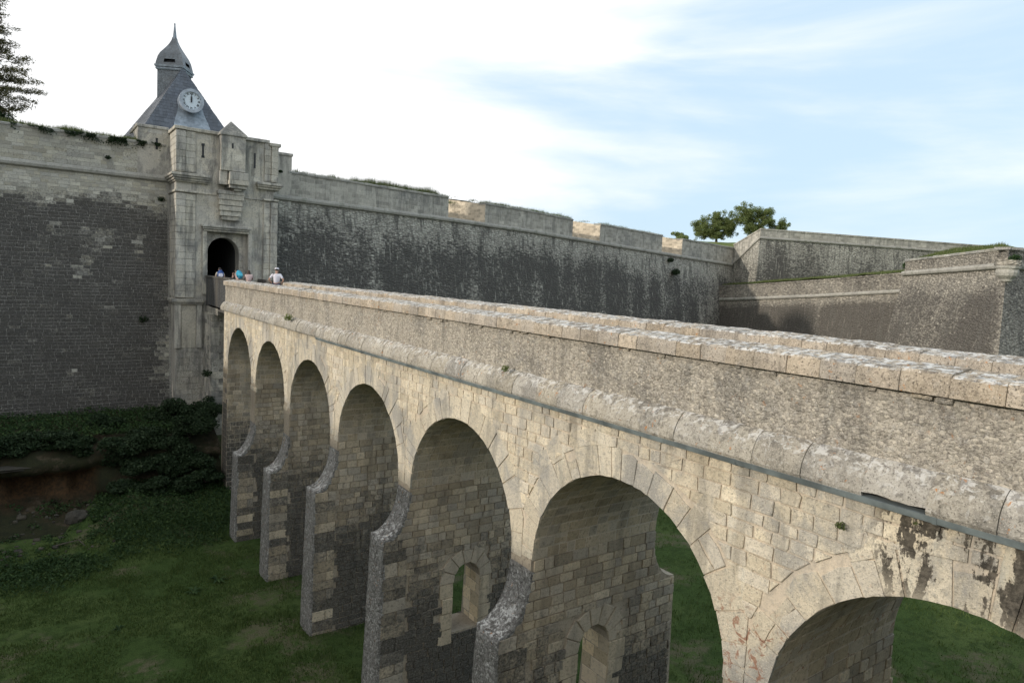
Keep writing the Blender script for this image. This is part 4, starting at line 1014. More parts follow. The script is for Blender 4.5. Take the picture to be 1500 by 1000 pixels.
# lower wall in front of the flank
lo = thing('lower_wall', 'low stained outwork wall with a grass topped parapet, between the curtain corner and the right bastion', 'fortress wall', (70, 42, -9))
LWP = [(73.4, 57.5, -1.25), (72.7, 53.2, -1.0), (70.8, 41.3, -.05), (68.1, 31.3, .8), (66.2, 23, 1.4)]
def lostain(p, s, zc):
    d = zc-p[2]; v = max(0, min(1, (d-.4)/1.1))*1.25-.7*math.exp(-((s-16.6)/.5)**2)
    return v+.1*fr(s, p[2], 0, .6)
link('wall_face', sweep(LWP, face_prof(13, .08, 22), .5, -1, lostain), M['far'], lo)
link('moulding', sweep(LWP, CORD, .8, -1, lambda p, s, z: .1), M['wcord'], lo)
link('parapet', sweep(LWP, [(.0, .15), (.0, 1.62), (.06, 1.64), (.06, 1.8), (-1.2, 1.8)], .5, -1, lambda p, s, z: .3+.3*fr(s, p[2], 0, .25)), M['far'], lo)
# big bastion on the right
ba = thing('bastion', 'sunlit angular bastion at the right edge, grassy top and carved corner corbel', 'bastion', (55, 20, -13))
BAP = [(80, 33.5, 1.9), (56.35, 25.9, 2.05), (47.4, 16.0, 2.33), (62, 14.6, 2.35), (90, 12, 2.3)]
def bstain(p, s, zc):
    d = zc-p[2]; x, y = p[0], p[1]
    if y < 16.2 or s > 38.7: return .35+.4*fr(x*.2, p[2]*.1, y*.2, 1.)
    v = max(0, min(.68, (d-.4)/2.6))+.3*fr(x, y, p[2], .22)
    e = (38.6-s)       # dark towards the lower corner
    v += .55*math.exp(-((e-1.6)/1.9)**2)*min(1, max(0, (d-.6)/2)) - .5*math.exp(-((e)/.5)**2)
    v += .4*math.exp(-((s-26.2)/1.0)**2)*max(0, min(1, (d-3)/1.5))
    return v
link('wall_face', sweep(BAP, face_prof(15.5, .17, 34), .45, -1, bstain), M['far'], ba)
link('moulding', sweep(BAP, CORD, .8, -1, lambda p, s, z: .05), M['wcord'], ba)
link('parapet', sweep(BAP, [(.0, .15), (.0, .95)], .5, -1, lambda p, s, z: .3+.25*fr(s, p[2], 0, .3)), M['far'], ba)
Kc = Kind('coping_stone', 'coping_stonework', M['wcord'], ba); top_coping(Kc, [(x, y, z) for x, y, z in BAP], .95, .17, .06, .8); Kc.flush()
# carved corbel at the salient with its slab
m = MB(); n = 14
def half(r, z, y=0):
    r *= .62; z = 2.32-(2.3-z)*.8
    return [(47.4+r*math.cos(2*PI*k/n), 15.95+r*math.sin(2*PI*k/n), z) for k in range(n)]
loft(m, [half(.06, .75), half(.22, .95), half(.24, 1.05), half(.45, 1.15), half(.5, 1.3), half(.85, 1.55), half(.95, 1.8), half(.92, 2.05), half(1.05, 2.1), half(1.08, 2.3), half(.2, 2.3)], .6, n); m.build('corbel', M['wcord'], ba)
m = MB(); loft(m, [half(1.12, 2.32), half(1.14, 2.7), half(.3, 2.72)], .7, n); m.build('corbel_slab', M['far'], ba)

# ================================================================== PLATEAUS BEHIND THE WALLS
def inside(p, poly):
    c = False; n = len(poly); j = n-1
    for i in range(n):
        if ((poly[i][1] > p[1]) != (poly[j][1] > p[1])) and (p[0] < (poly[j][0]-poly[i][0])*(p[1]-poly[i][1])/(poly[j][1]-poly[i][1])+poly[i][0]): c = not c
        j = i
    return c
def edist(p, line):
    b = 1e9
    for (x0, y0), (x1, y1) in zip(line[:-1], line[1:]):
        dx, dy = x1-x0, y1-y0; t = max(0, min(1, ((p[0]-x0)*dx+(p[1]-y0)*dy)/(dx*dx+dy*dy))); b = min(b, math.hypot(p[0]-x0-dx*t, p[1]-y0-dy*t))
    return b
def plateau(poly, zf, st):
    xs = [p[0] for p in poly]; ys = [p[1] for p in poly]; idx = {}; V = []; F = []
    def vid(i, j):
        if (i, j) not in idx: x, y = min(xs)+i*st, min(ys)+j*st; idx[(i, j)] = len(V); V.append((x, y, zf(x, y)))
        return idx[(i, j)]
    for i in range(int((max(xs)-min(xs))/st)+1):
        for j in range(int((max(ys)-min(ys))/st)+1):
            if inside((min(xs)+(i+.5)*st, min(ys)+(j+.5)*st), poly): F.append((vid(i, j), vid(i+1, j), vid(i+1, j+1), vid(i, j+1)))
    o = link('rampart_ground', mesh(V, F, smooth=True), M['topgrass']); o['kind'] = 'structure'; return o
bl = [(80, 33), (56.6, 26), (48, 16.3), (62, 15), (90, 12.6)]
bzf = lambda x, y: 3.08+min(1.0, .36*max(0, edist((x, y), bl)-.3))+.10*fr(x, y, 2, .4)+.02*(25-y)*0
plateau([(76, 31.3), (57.9, 25.9), (48.9, 16.7), (62, 15.7), (90, 13.2), (92, 36)], bzf, .45)
ll = [(73, 57), (72.2, 53.2), (70.3, 41.3), (67.6, 31.3), (65.7, 23)]
lzf = lambda x, y: float(np.interp(y, [23, 31.3, 41.3, 53.2, 57], [3.2, 2.62, 1.78, .82, .6]))+min(.5, .12*edist((x, y), ll))+.08*fr(x, y, 2, .4)
plateau([(75, 57), (73.2, 53.5), (71.1, 41.3), (68.5, 31.3), (66.5, 23), (92, 21), (122, 33), (95, 45), (76, 53.5)], lzf, .7)
xz = ([q[0] for q in ZP], [q[1] for q in ZP])
rzf = lambda x, y: float(np.interp(x, *xz))+1.90+.14*fr(x, y, 1, .3)+min(1.0, .13*max(0, y-wy(x)-.6))
plateau([(15.2, 50.3), (28.2, 51.9), (27.6, 59), (32.7, 60), (33.4, 52.6), (44.0, 54.2), (43.4, 62), (48.4, 62.6), (49.3, 54.9), (59.7, 56.3), (59.2, 64), (64.2, 64.7), (65., 57), (76.2, 59.2), (82, 80), (60, 100), (14, 100)], rzf, .7)
fzf = lambda x, y: 5.7+min(1.9, .12*math.hypot(x-77, y-58))+.1*fr(x, y, 1, .2)
plateau([(78.5, 59), (76.6, 53.6), (95.5, 45.5), (125, 32.5), (160, 60), (130, 130), (80, 120), (78, 70)], fzf, 1.2)

# ================================================================== PLANTS
def leafquads(cent, rad, n, size, flat=1., up=.3, shell=.35):
    """n leaves spread through ellipsoids; returns (4n,3)"""
    cent = np.asarray(cent, float); rad = np.asarray(rad, float); k = len(cent); w = rad.prod(axis=1)**(2/3); ix = NR.choice(k, n, p=w/w.sum())
    d = NR.normal(size=(n, 3)); d /= np.linalg.norm(d, axis=1)[:, None]; r = NR.random(n)**shell
    p = cent[ix]+d*r[:, None]*rad[ix]
    nn = d*.6+NR.normal(size=(n, 3))*.7; nn[:, 2] += up; nn /= np.linalg.norm(nn, axis=1)[:, None]
    a = np.cross(nn, NR.normal(size=(n, 3))); a /= np.linalg.norm(a, axis=1)[:, None]; b = np.cross(nn, a)
    s = size*NR.uniform(.6, 1.35, n)[:, None]
    V = np.stack([p-a*s, p-b*s*.45*flat, p+a*s, p+b*s*.45*flat], 1).reshape(-1, 3); return V
def blades(x, y, z, h, w, lean=.35):
    n = len(x); a = NR.uniform(0, 2*PI, n); l = NR.uniform(0, lean, n)*h; b = NR.uniform(0, 2*PI, n)
    base = np.stack([x, y, z], 1); dx = np.stack([np.cos(a), np.sin(a), np.zeros(n)], 1)*w[:, None]/2
    tip = base+np.stack([np.cos(b)*l, np.sin(b)*l, h], 1)
    return np.stack([base-dx, base+dx, tip], 1).reshape(-1, 3)
def stuff(name, me, mat): o = link(name, me, mat); o['kind'] = 'stuff'; return o

# moat grass
xs = []; ys = []
for (x0, x1, y0, y1, n) in ((-3.5, 8.2, 11, 36, 130000), (12, 45, 5, 40, 90000), (8.2, 13.5, 4, 36, 30000)):
    xs.append(NR.uniform(x0, x1, n)); ys.append(NR.uniform(y0, y1, n))
x = np.concatenate(xs); y = np.concatenate(ys)
keep = np.array([fr(a*.5, b*.5, 3, 1., 3) > -.15+NR.uniform(-.3, .2) for a, b in zip(x, y)]); x = x[keep]; y = y[keep]
z = np.array([floor_z(a, b) for a, b in zip(x, y)])-.02; h = NR.uniform(.04, .13, len(x))*np.array([1+1.3*max(0, fr(a*.9, b*.9, 5, 1., 3)) for a, b in zip(x, y)]); w = NR.uniform(.02, .05, len(x))
stuff('grass', npmesh(blades(x, y, z, h, w, .8), 3, NR.random(len(x))*.9), M['blade'])
# taller tufts and coarse weeds on the far bank seen through the arches
n = 26000; x = NR.uniform(14, 40, n); y = NR.uniform(7, 34, n); k = np.array([fr(a*.35, b*.35, 9, 1., 3) for a, b in zip(x, y)]); s = k > .05; x, y = x[s], y[s]
z = np.array([floor_z(a, b) for a, b in zip(x, y)])-.02
stuff('grass', npmesh(blades(x, y, z, NR.uniform(.1, .3, len(x)), NR.uniform(.02, .05, len(x)), .9), 3, NR.random(len(x))*.9), M['blade'])

# ledge below the left wall: earth bank with clay hollow and rock lip
prof_b = [(47.5, -9.25), (45, -9.3), (43, -9.35), (41.6, -9.55), (40.6, -9.85), (40.0, -10.25), (39.8, -10.55), (40.1, -10.85), (41.3, -11.05), (41.6, -11.4), (41.2, -11.9), (40.0, -12.35), (38.4, -12.75), (36.5, -13.1), (34.5, -13.3), (32, -13.8)]
xs_ = np.arange(-14, 8.8, .3); V = []; k = len(prof_b)
for X in xs_:
    hol = max(0, min(1, (2.9-X)/1.0))*max(.35, min(1, .75+.8*fr(X, 1, 1, .9)))
    for j, (Y, Z) in enumerate(prof_b):
        if j in (7, 8, 9, 10): Y = Y*hol+(40.3-.35*(j-7))*(1-hol)
        Y += .35*fr(X, Z, j, .35)+(0 if j < 3 else .25*fn(X, j, 3, 1.1)); Z += .10*fr(X, Y, 2, .6)
        V.append((float(X), Y, Z))
F = [(i*k+j, (i+1)*k+j, (i+1)*k+j+1, i*k+j+1) for i in range(len(xs_)-1) for j in range(k-1)]
me = mesh(V, F, smooth=True); me.materials.append(M['bank'])
o = link('earth_bank', me); o['kind'] = 'structure'
def rock(name, c, r, label, sq=.6):
    m = bmesh.new(); bmesh.ops.create_icosphere(m, subdivisions=3, radius=1)
    for v in m.verts:
        n = v.co.copy(); e = 1+.35*noise.fractal(n*1.3+Vector(c), 1, 2, 4); e += .08*noise.noise(n*6+Vector(c)); v.co = Vector((n.x*r[0]*e, n.y*r[1]*e, n.z*r[2]*e))+Vector(c)
    me = bpy.data.meshes.new(name); m.to_mesh(me); m.free()
    a = me.attributes.new('tone', 'FLOAT', 'FACE'); a.data.foreach_set('value', [.5]*len(me.polygons))
    return tag(link(name, me, M['rock']), label, 'rock')
rock('rock_outcrop', (-1.3, 40.1, -10.42), (1.5, .5, .12), 'long flat rock lip overhanging the orange clay hollow in the bank')
rock('boulder', (1.6, 38.1, -12.7), (.5, .45, .4), 'rounded grey boulder lying at the foot of the bank below the clay hollow')
rock('boulder', (3.9, 39.9, -11.6), (.55, .4, .35), 'pale stone showing between the shrubs in the middle of the bank')
# fallen sticks
for (a, b, c_) in (((.6, 35.6, -13.0), (1.5, 35.2, -12.75), (1.9, 34.7, -13.1)),):
    st = MB().tube([a, b, c_], [.03, .025, .012], 6).build('dead_branch', M['bark']); tag(st, 'bleached dead branch lying on the earth below the bank', 'branch')

# shrubs on the ledge
grp = 'shrubs along the ledge'
def shrub(c, r, nleaf, size, mat, label, group=None, name='shrub', nb=9, stems=True):
    t = thing(name, label, 'shrub', (c[0], c[1], c[2]-r[2]*.8), group)
    cs = []; rs = []
    for i in range(nb):
        d = Vector((NR.normal(), NR.normal(), NR.normal())).normalized()*NR.uniform(.25, .8)
        cs.append((c[0]+d.x*r[0], c[1]+d.y*r[1], c[2]+d.z*r[2])); q = NR.uniform(.3, .55); rs.append((r[0]*q, r[1]*q, r[2]*q*.8))
    V = leafquads(cs, rs, nleaf, size); link('foliage', npmesh(V, 4, NR.random(nleaf)), mat, t)
    if stems:
        b = MB(); base = Vector((c[0], c[1]+.2, c[2]-r[2]*.9))
        for q in cs[:5]: b.tube([base+Vector((R.uniform(-.1, .1), R.uniform(-.1, .1), 0)), (base+Vector(q))/2+Vector((R.uniform(-.1, .1), 0, .1)), Vector(q)], [.035, .025, .01], 5)
        b.build('stems', M['bark'], t)
    return t
LBL = 'dark leafy shrub in the tangle along the ledge under the left wall'
for (X, Y, Z, r) in ((-3.6, 41, -9.3, 1.5), (-2.0, 40.6, -9.5, 1.25), (-.6, 40.9, -9.45, 1.15), (.9, 40.7, -9.5, 1.2), (2.3, 40.9, -9.55, 1.3), (3.5, 40.2, -9.9, 1.35), (4.7, 40.4, -9.5, 1.45), (5.9, 40.2, -9.6, 1.5), (7.0, 40.6, -9.0, 1.4), (7.9, 41.8, -8.6, 1.2), (6.4, 42.6, -8.8, 1.3), (4.2, 39.4, -10.7, 1.1), (5.6, 39.2, -10.8, 1.15), (7.0, 39.3, -10.7, 1.1), (3.6, 38.8, -11.6, .95), (4.9, 38.3, -11.8, 1.0), (6.3, 38.4, -11.7, 1.05), (7.6, 38.6, -11.4, .9), (3.0, 42.7, -9.1, 1.0)):
    shrub((X, Y, Z), (r, r*.9, r*.62), 4200, .085, M['shrub'], LBL, grp)
# low growth
n = 30000; x = NR.uniform(-14, 8.4, n); y = NR.uniform(40.8, 47.2, n); z = -9.25+NR.random(n)**1.6*np.array([.25+.45*max(0, fr(a*.5, b*.5, 1)) for a, b in zip(x[:n], y[:n])])
C4 = leafquads(np.stack([x, y, z], 1), np.full((n, 3), .06), n, .075, up=.8); stuff('ground_cover', npmesh(C4, 4, NR.random(n)), M['ivy'])
n = 60000; x = NR.uniform(-4, 8.6, n); y = NR.uniform(29, 39.8, n)
lim = np.array([max(0, min(1, (b-(30.6+.30*a+1.0*fr(a*.4, b*.4, 2)))*.5)) for a, b in zip(x, y)]); s = NR.random(n) < lim; s &= np.array([not (a < 2.4+.8*fr(a, b, 1, .5) and b > 34.0+.9*fr(a, b, 7, .5)) for a, b in zip(x, y)]); x, y = x[s], y[s]; n = len(x)
def bankz(X, Y):
    f = floor_z(X, Y); 
    if Y > 34.5: f = max(f, np.interp(Y, [34.5, 36.5, 38.4, 40], [-13.3, -13.1, -12.75, -12.35]))
    return f
z = np.array([bankz(a, b) for a, b in zip(x, y)])+NR.random(n)*.28
C4 = leafquads(np.stack([x, y, z], 1), np.full((n, 3), .05), n, .065, up=.8); stuff('ground_cover', npmesh(C4, 4, NR.random(n)), M['ivy'])
n = 9000; x = NR.uniform(-4, 3.4, n); y = NR.uniform(33.2, 40.2, n); k_ = np.array([fr(a*.8, b*.8, 5) for a, b in zip(x, y)]); s = k_ > .12; x, y = x[s], y[s]; n = len(x)
z = np.array([max(floor_z(a, b), float(np.interp(b, [32, 34.5, 36.5, 38.4, 40.0, 41.2], [-13.8, -13.3, -13.1, -12.75, -12.35, -11.9])))+.05 for a, b in zip(x, y)])
C4 = leafquads(np.stack([x, y, z], 1), np.full((n, 3), .12), n, .07, up=.8); stuff('ground_cover', npmesh(C4, 4, NR.random(n)), M['ivy'])
rb = MB()
for i in range(170):
    a, b_ = R.uniform(-4, 3.2), R.uniform(33.6, 39.6); q = R.uniform(.02, .09)*(2 if R.random() < .08 else 1); zc0 = max(floor_z(a, b_), float(np.interp(b_, [32, 34.5, 36.5, 38.4, 40.0], [-13.8, -13.3, -13.1, -12.75, -12.35])))
    rb.cham((a-q, b_-q, zc0-q*.5), (a+q*R.uniform(.6, 1.4), b_+q, zc0+q*R.uniform(.4, 1)), q*.3, R.random(), 0, q*.25)
o = rb.build('rubble_stones', M['rock']); o['kind'] = 'stuff'
# rosette weeds on the moat floor
def weed(x, y, r, label):
    z = floor_z(x, y); b = MB()
    for i in range(16):
        a = R.uniform(0, 2*PI); l = r*R.uniform(.6, 1.1); w = l*.13; d = Vector((math.cos(a), math.sin(a), 0)); s = Vector((-d.y, d.x, 0)); hh = R.uniform(.15, .45)*r
        b.add([(x, y, z), Vector((x, y, z+hh))+d*l*.5+s*w, Vector((x, y, z+hh*.7))+d*l, Vector((x, y, z+hh))+d*l*.5-s*w], [(0, 1, 2, 3)], R.random())
    tag(b.build('thistle', M['ivy'], fix=False), label, 'weed')
weed(5.0, 27.9, .42, 'grey green thistle rosette on the open grass of the moat floor'); weed(6.0, 28.4, .5, 'broad leaved thistle nearest the second buttress from the gate'); weed(2.3, 26.2, .25, 'small pale thistle alone on the left of the moat grass')

# grass along the wall tops
def walltop(pts, n, hmax, dens, y_off, zoff, mat='dryblade'):
    P = np.array(pts); s = np.concatenate([[0], np.cumsum(np.linalg.norm(np.diff(P[:, :2], axis=0), axis=1))]); t = NR.uniform(0, s[-1], n)
    x = np.interp(t, s, P[:, 0]); y = np.interp(t, s, P[:, 1]); z = np.interp(t, s, P[:, 2])
    d = np.array([dens(a) for a in x])+np.array([.5*fr(a*.8, 0, 4) for a in x]); k = NR.random(n) < d; x, y, z, d = x[k], y[k], z[k], d[k]
    y = y+NR.uniform(y_off[0], y_off[1], len(x)); h = hmax*NR.random(len(x))**1.5*np.clip(d, .35, 1.2)+.05
    stuff('wall_top_grass', npmesh(blades(x, y, z+zoff, h, NR.uniform(.012, .03, len(x)), .6), 3, NR.random(len(x))), M[mat])
walltop([(-4, LY, ZC+2.1), (6.8, LY, ZC+2.1)], 16000, .42, lambda x: .75 if x < 5.5 else .2, (-.05, 1.4), .05)
walltop([(-4, 50.5, 7.1), (5, 50.5, 7.1)], 14000, .7, lambda x: .8 if x < 1.5 else .3, (-1, 2), .0)
walltop([(x, wy(x), float(np.interp(x, *xz))+1.93) for x in np.linspace(15.2, 77, 40)], 70000, .60, lambda x: (.95 if 20 < x < 28 else .35) if x < 29 else (0 if (28.8 < x < 33 or 44.6 < x < 49 or 60.3 < x < 64.7) else .55), (-.05, 1.6), .02)
walltop([(x, wy(x)+4, float(np.interp(x, *xz))+2.0) for x in np.linspace(28, 66, 40)], 20000, .4, lambda x: .5, (.0, 1.5), .05)
for pts, n, zf in ((bl[1:], 26000, bzf), (ll[::-1], 16000, lzf)):
    P = np.array(pts); s = np.concatenate([[0], np.cumsum(np.linalg.norm(np.diff(P, axis=0), axis=1))]); t = NR.uniform(0, min(s[-1], 36), n); x = np.interp(t, s, P[:, 0])+NR.uniform(.9, 4.5, n); y = np.interp(t, s, P[:, 1])+NR.uniform(-.3, .3, n)
    z = np.array([zf(a, b) for a, b in zip(x, y)]); stuff('wall_top_grass', npmesh(blades(x, y, z-.03, NR.uniform(.06, .28, n), NR.uniform(.015, .04, n), .7), 3, NR.random(n)), M['dryblade'])
# hanging ivy mat on the left coping
n = 7000; x = np.concatenate([NR.normal(4.2, 1.1, n//2), NR.uniform(-1, 6.6, n-n//2)]); zz_ = ZC+2.15-np.abs(NR.normal(0, .17, n)); y = LY-.16-NR.random(n)*.12
s = (x < 6.8) & np.array([fr(a*1.3, b*1.5, 2) > -.1 for a, b in zip(x, zz_)]); tag(stuff('ivy', npmesh(leafquads(np.stack([x, y, zz_], 1)[s], np.full((s.sum(), 3), .03), int(s.sum()), .05), 4, NR.random(int(s.sum()))), M['shrub']), 'trailing ivy over the coping')

# small plants on walls and bridge
def tuft(c, r, n, size, mat, label, cat='plant'):
    V = leafquads([c], [(r, r, r*.7)], n, size, up=.4, shell=.5); return tag(link('wall_plant', npmesh(V, 4, NR.random(n)), mat), label, cat)
tuft((8.25, 27.0, -1.95), .20, 260, .035, M['tree'], 'bright green tuft on the bridge moulding near the far arches')
tuft((8.36, 11.9, -1.93), .10, 160, .022, M['tree'], 'tiny green tuft on the bridge moulding above the middle arches')
tuft((8.42, 4.33, -2.93), .075, 170, .017, M['dryblade'], 'yellowish tuft rooted in the bridge face below the gutter')
tuft((8.46, 2.32, -1.92), .05, 130, .012, M['tree'], 'small fresh green tuft at the right end of the bridge moulding')
tuft((8.40, 3.45, -2.60), .03, 60, .010, M['tree'], 'tiny weed by the dark seepage stain under the gutter')
tuft((62.6, 54.8, 1.9), .55, 500, .1, M['shrub'], 'lower dark bush growing out of the right curtain wall')
tuft((61.8, 55.0, 3.3), .4, 400, .09, M['shrub'], 'upper dark bush just under the moulding of the right curtain wall')
tuft((6.6, 48.2, 3.95), .22, 220, .05, M['shrub'], 'clump of leaves beside the left pilaster capital')
tuft((3.7, 48.1, 6.1), .18, 160, .05, M['shrub'], 'small round clump on the left parapet face')
tuft((8.5, 43.7, -6.6), .32, 300, .06, M['shrub'], 'upper hanging clump on the gate abutment quoins')
tuft((8.6, 43.6, -8.2), .38, 350, .06, M['shrub'], 'lower leafy clump at the foot of the gate abutment')
tuft((5.5, 47.6, -3.6), .35, 260, .07, M['shrub'], 'faint green clump low on the left curtain wall')
tuft((8.9, 33.6, -8.4), .3, 300, .06, M['shrub'], 'dark clump inside the first arch beside the gate')
tuft((57.0, 25.9, 2.7), .45, 350, .1, M['ivy'], 'green clump at the left top corner of the right bastion')
tuft((47.3, 15.6, 2.75), .35, 320, .07, M['ivy'], 'weedy clump on the corbel slab of the right bastion')
tuft((14.1, 48.6, 6.7), .16, 160, .05, M['shrub'], 'little clump on the wing wall right of the gatehouse')

# trees
def tree(name, base, top, crowns, nleaf, size, mat, label, group=None, cat='tree', trunk_r=.25, shell=.45):
    t = thing(name, label, cat, base, group); b = MB(); B = Vector(base); T = Vector(top)
    fork = B+(T-B)*.35
    b.tube([B-Vector((0, 0, .5)), B+(T-B)*.18+Vector((.1, .05, 0)), fork], [trunk_r*1.2, trunk_r*.9, trunk_r*.75], 9)
    for c, r in crowns:
        c = Vector(c); mid = (fork+c)/2+Vector((R.uniform(-.3, .3), R.uniform(-.3, .3), -.2)); b.tube([fork, mid, c, c+(c-mid)*.5], [trunk_r*.5, trunk_r*.32, trunk_r*.18, .02], 6, cap=False)
        for q in range(4):
            e = c+Vector((R.uniform(-1, 1)*r[0], R.uniform(-1, 1)*r[1], R.uniform(-.4, 1)*r[2]))*.85; b.tube([mid, (mid+e)/2+Vector((0, 0, .15)), e], [trunk_r*.2, trunk_r*.12, .015], 5, cap=False)
    b.build('trunk', M['bark'], t, fix=False)
    cs = []; rs = []
    for c, r in crowns:
        for i in range(46):
            d = NR.normal(size=3); d /= np.linalg.norm(d); q = NR.uniform(.25, 1.12); cs.append(tuple(np.array(c)+d*q*np.array(r))); s = NR.uniform(.16, .40); rs.append((r[0]*s, r[1]*s, r[2]*s))
    link('crown', npmesh(leafquads(cs, rs, nleaf, size, shell=shell), 4, NR.random(nleaf)), mat, t); return t
def cd(X, Y, Z): return (X, Y, Z)
tree('tree', (94.3, 74.2, 7.2), (94.3, 74.2, 13), [((92.6, 76, 10.0), (1.8, 1.8, 1.8)), ((94.0, 74.3, 11.6), (2.0, 2.0, 1.8)), ((95.6, 72.6, 11.0), (1.7, 1.7, 2.1)), ((94.2, 74.2, 9.6), (2.6, 2.6, 1.2))], 34000, .10, M['tree'], 'bushy round green tree above the curtain wall, left of the pair', 'trees above the far corner')
tree('tree', (96.6, 68.3, 7.2), (96.4, 68, 14), [((95.4, 69.4, 12.3), (2.0, 2.0, 1.8)), ((97.3, 67.0, 11.9), (1.8, 1.8, 1.7)), ((96.2, 68.6, 10.2), (2.0, 2.0, 1.2)), ((98.6, 64.9, 10.3), (1.4, 1.4, 1.7))], 34000, .10, M['tree'], 'taller green tree with a side limb at right, standing behind the wall ramp', 'trees above the far corner')
shrub((83.3, 72.2, 8.0), (1.7, 1.7, .9), 1800, .15, M['tree'], 'low round bush on the rampart left of the two trees', name='bush')
shrub((135, 40, 8.6), (1.3, 1.3, .6), 700, .15, M['tree'], 'tiny dark bush peeping over the far flank wall', name='bush')
# conifer at the left edge
t = thing('conifer', 'dark layered conifer leaning in over the wall at the left edge', 'tree', (-6.2, 57.5, 7.4))
b = MB(); b.tube([(-6.2, 57.5, 6.5), (-6.1, 57.5, 14), (-6.0, 57.5, 24)], [.45, .3, .08], 10)
cs = []; rs = []
z = 9.0
while z < 23:
    L_ = max(1.2, 6.4-max(0, z-11.3)*.36-max(0, 10.6-z)*1.0)
    for q in range(11):
        a = 2*PI*q/11+R.uniform(-.25, .25)+z; 
        if q == 0: a = R.uniform(-.15, .1)
        l = L_*R.uniform(.82, 1.03); d = Vector((math.cos(a), math.sin(a), 0)); p0 = Vector((-6.1, 57.5, z-.2)); p2 = p0+d*l+Vector((0, 0, R.uniform(-.1, .45))); p1 = (p0+p2)/2+Vector((0, 0, .25))
        b.tube([p0, p1, p2], [.08, .05, .01], 5, cap=False)
        for f in np.linspace(.3, 1.0, 8):
            c = p0.lerp(p2, f)+Vector((R.uniform(-.25, .25), R.uniform(-.35, .35), R.uniform(-.05, .2))); cs.append(tuple(c)); s = R.uniform(.5, 1.0); rs.append((.72*s, .62*s, .27*s))
    z += R.uniform(.45, .65)
b.build('trunk', M['bark'], t, fix=False)
n = 210000; link('crown', npmesh(leafquads(cs, rs, n, .12, flat=.4, shell=.6), 4, NR.random(n)), M['conifer'], t)
shrub((-2.2, 55.2, 8.6), (2.2, 1.2, .8), 3200, .09, M['shrub'], 'dark low bush under the conifer on the left rampart', name='bush')

# ================================================================== PEOPLE
PM = dict(skin=plain('skin', (.42, .25, .18), .5, 0, .08, 5, 0), white=plain('white_cotton', (.68, .66, .72), .8, 0, .06, 9, .3), navy=plain('navy_cloth', (.02, .028, .07), .8, 0, .2), blue=plain('blue_cloth', (.025, .07, .22), .8, 0, .25, 14), turq=plain('turquoise_cloth', (.04, .33, .48), .75, 0, .2, 10), teal=plain('pale_blue_cloth', (.10, .50, .65), .75, 0, .15), hair=plain('brown_hair', (.055, .03, .02), .6, 0, .3, 20), dark=plain('dark_hair', (.02, .015, .012), .6, 0, .3, 20), beige=plain('beige_cloth', (.42, .38, .31), .8, 0, .15), pink=plain('pale_pink_cloth', (.55, .40, .38), .8, 0, .12), shoe=plain('shoe', (.05, .045, .04), .6))
def skin(chains, rad, root, sub=2):
    """chains: lists of joint names; rad: {joint:(pos, r)}"""
    names = []; edges = []
    for c in chains:
        for a in c:
            if a not in names: names.append(a)
        edges += [(names.index(a), names.index(b_)) for a, b_ in zip(c[:-1], c[1:])]
    me = bpy.data.meshes.new('b'); me.from_pydata([rad[n][0] for n in names], edges, []); ob = bpy.data.objects.new('b', me); C.objects.link(ob)
    md = ob.modifiers.new('s', 'SKIN'); md.use_smooth_shade = True
    for i, n in enumerate(names):
        v = me.skin_vertices[0].data[i]; r = rad[n][1]; v.radius = r if isinstance(r, tuple) else (r, r); v.use_root = (n == root)
    sm = ob.modifiers.new('u', 'SUBSURF'); sm.levels = sub; sm.render_levels = sub
    dg = bpy.context.evaluated_depsgraph_get(); nm = bpy.data.meshes.new_from_object(ob.evaluated_get(dg)); bpy.data.objects.remove(ob); return nm
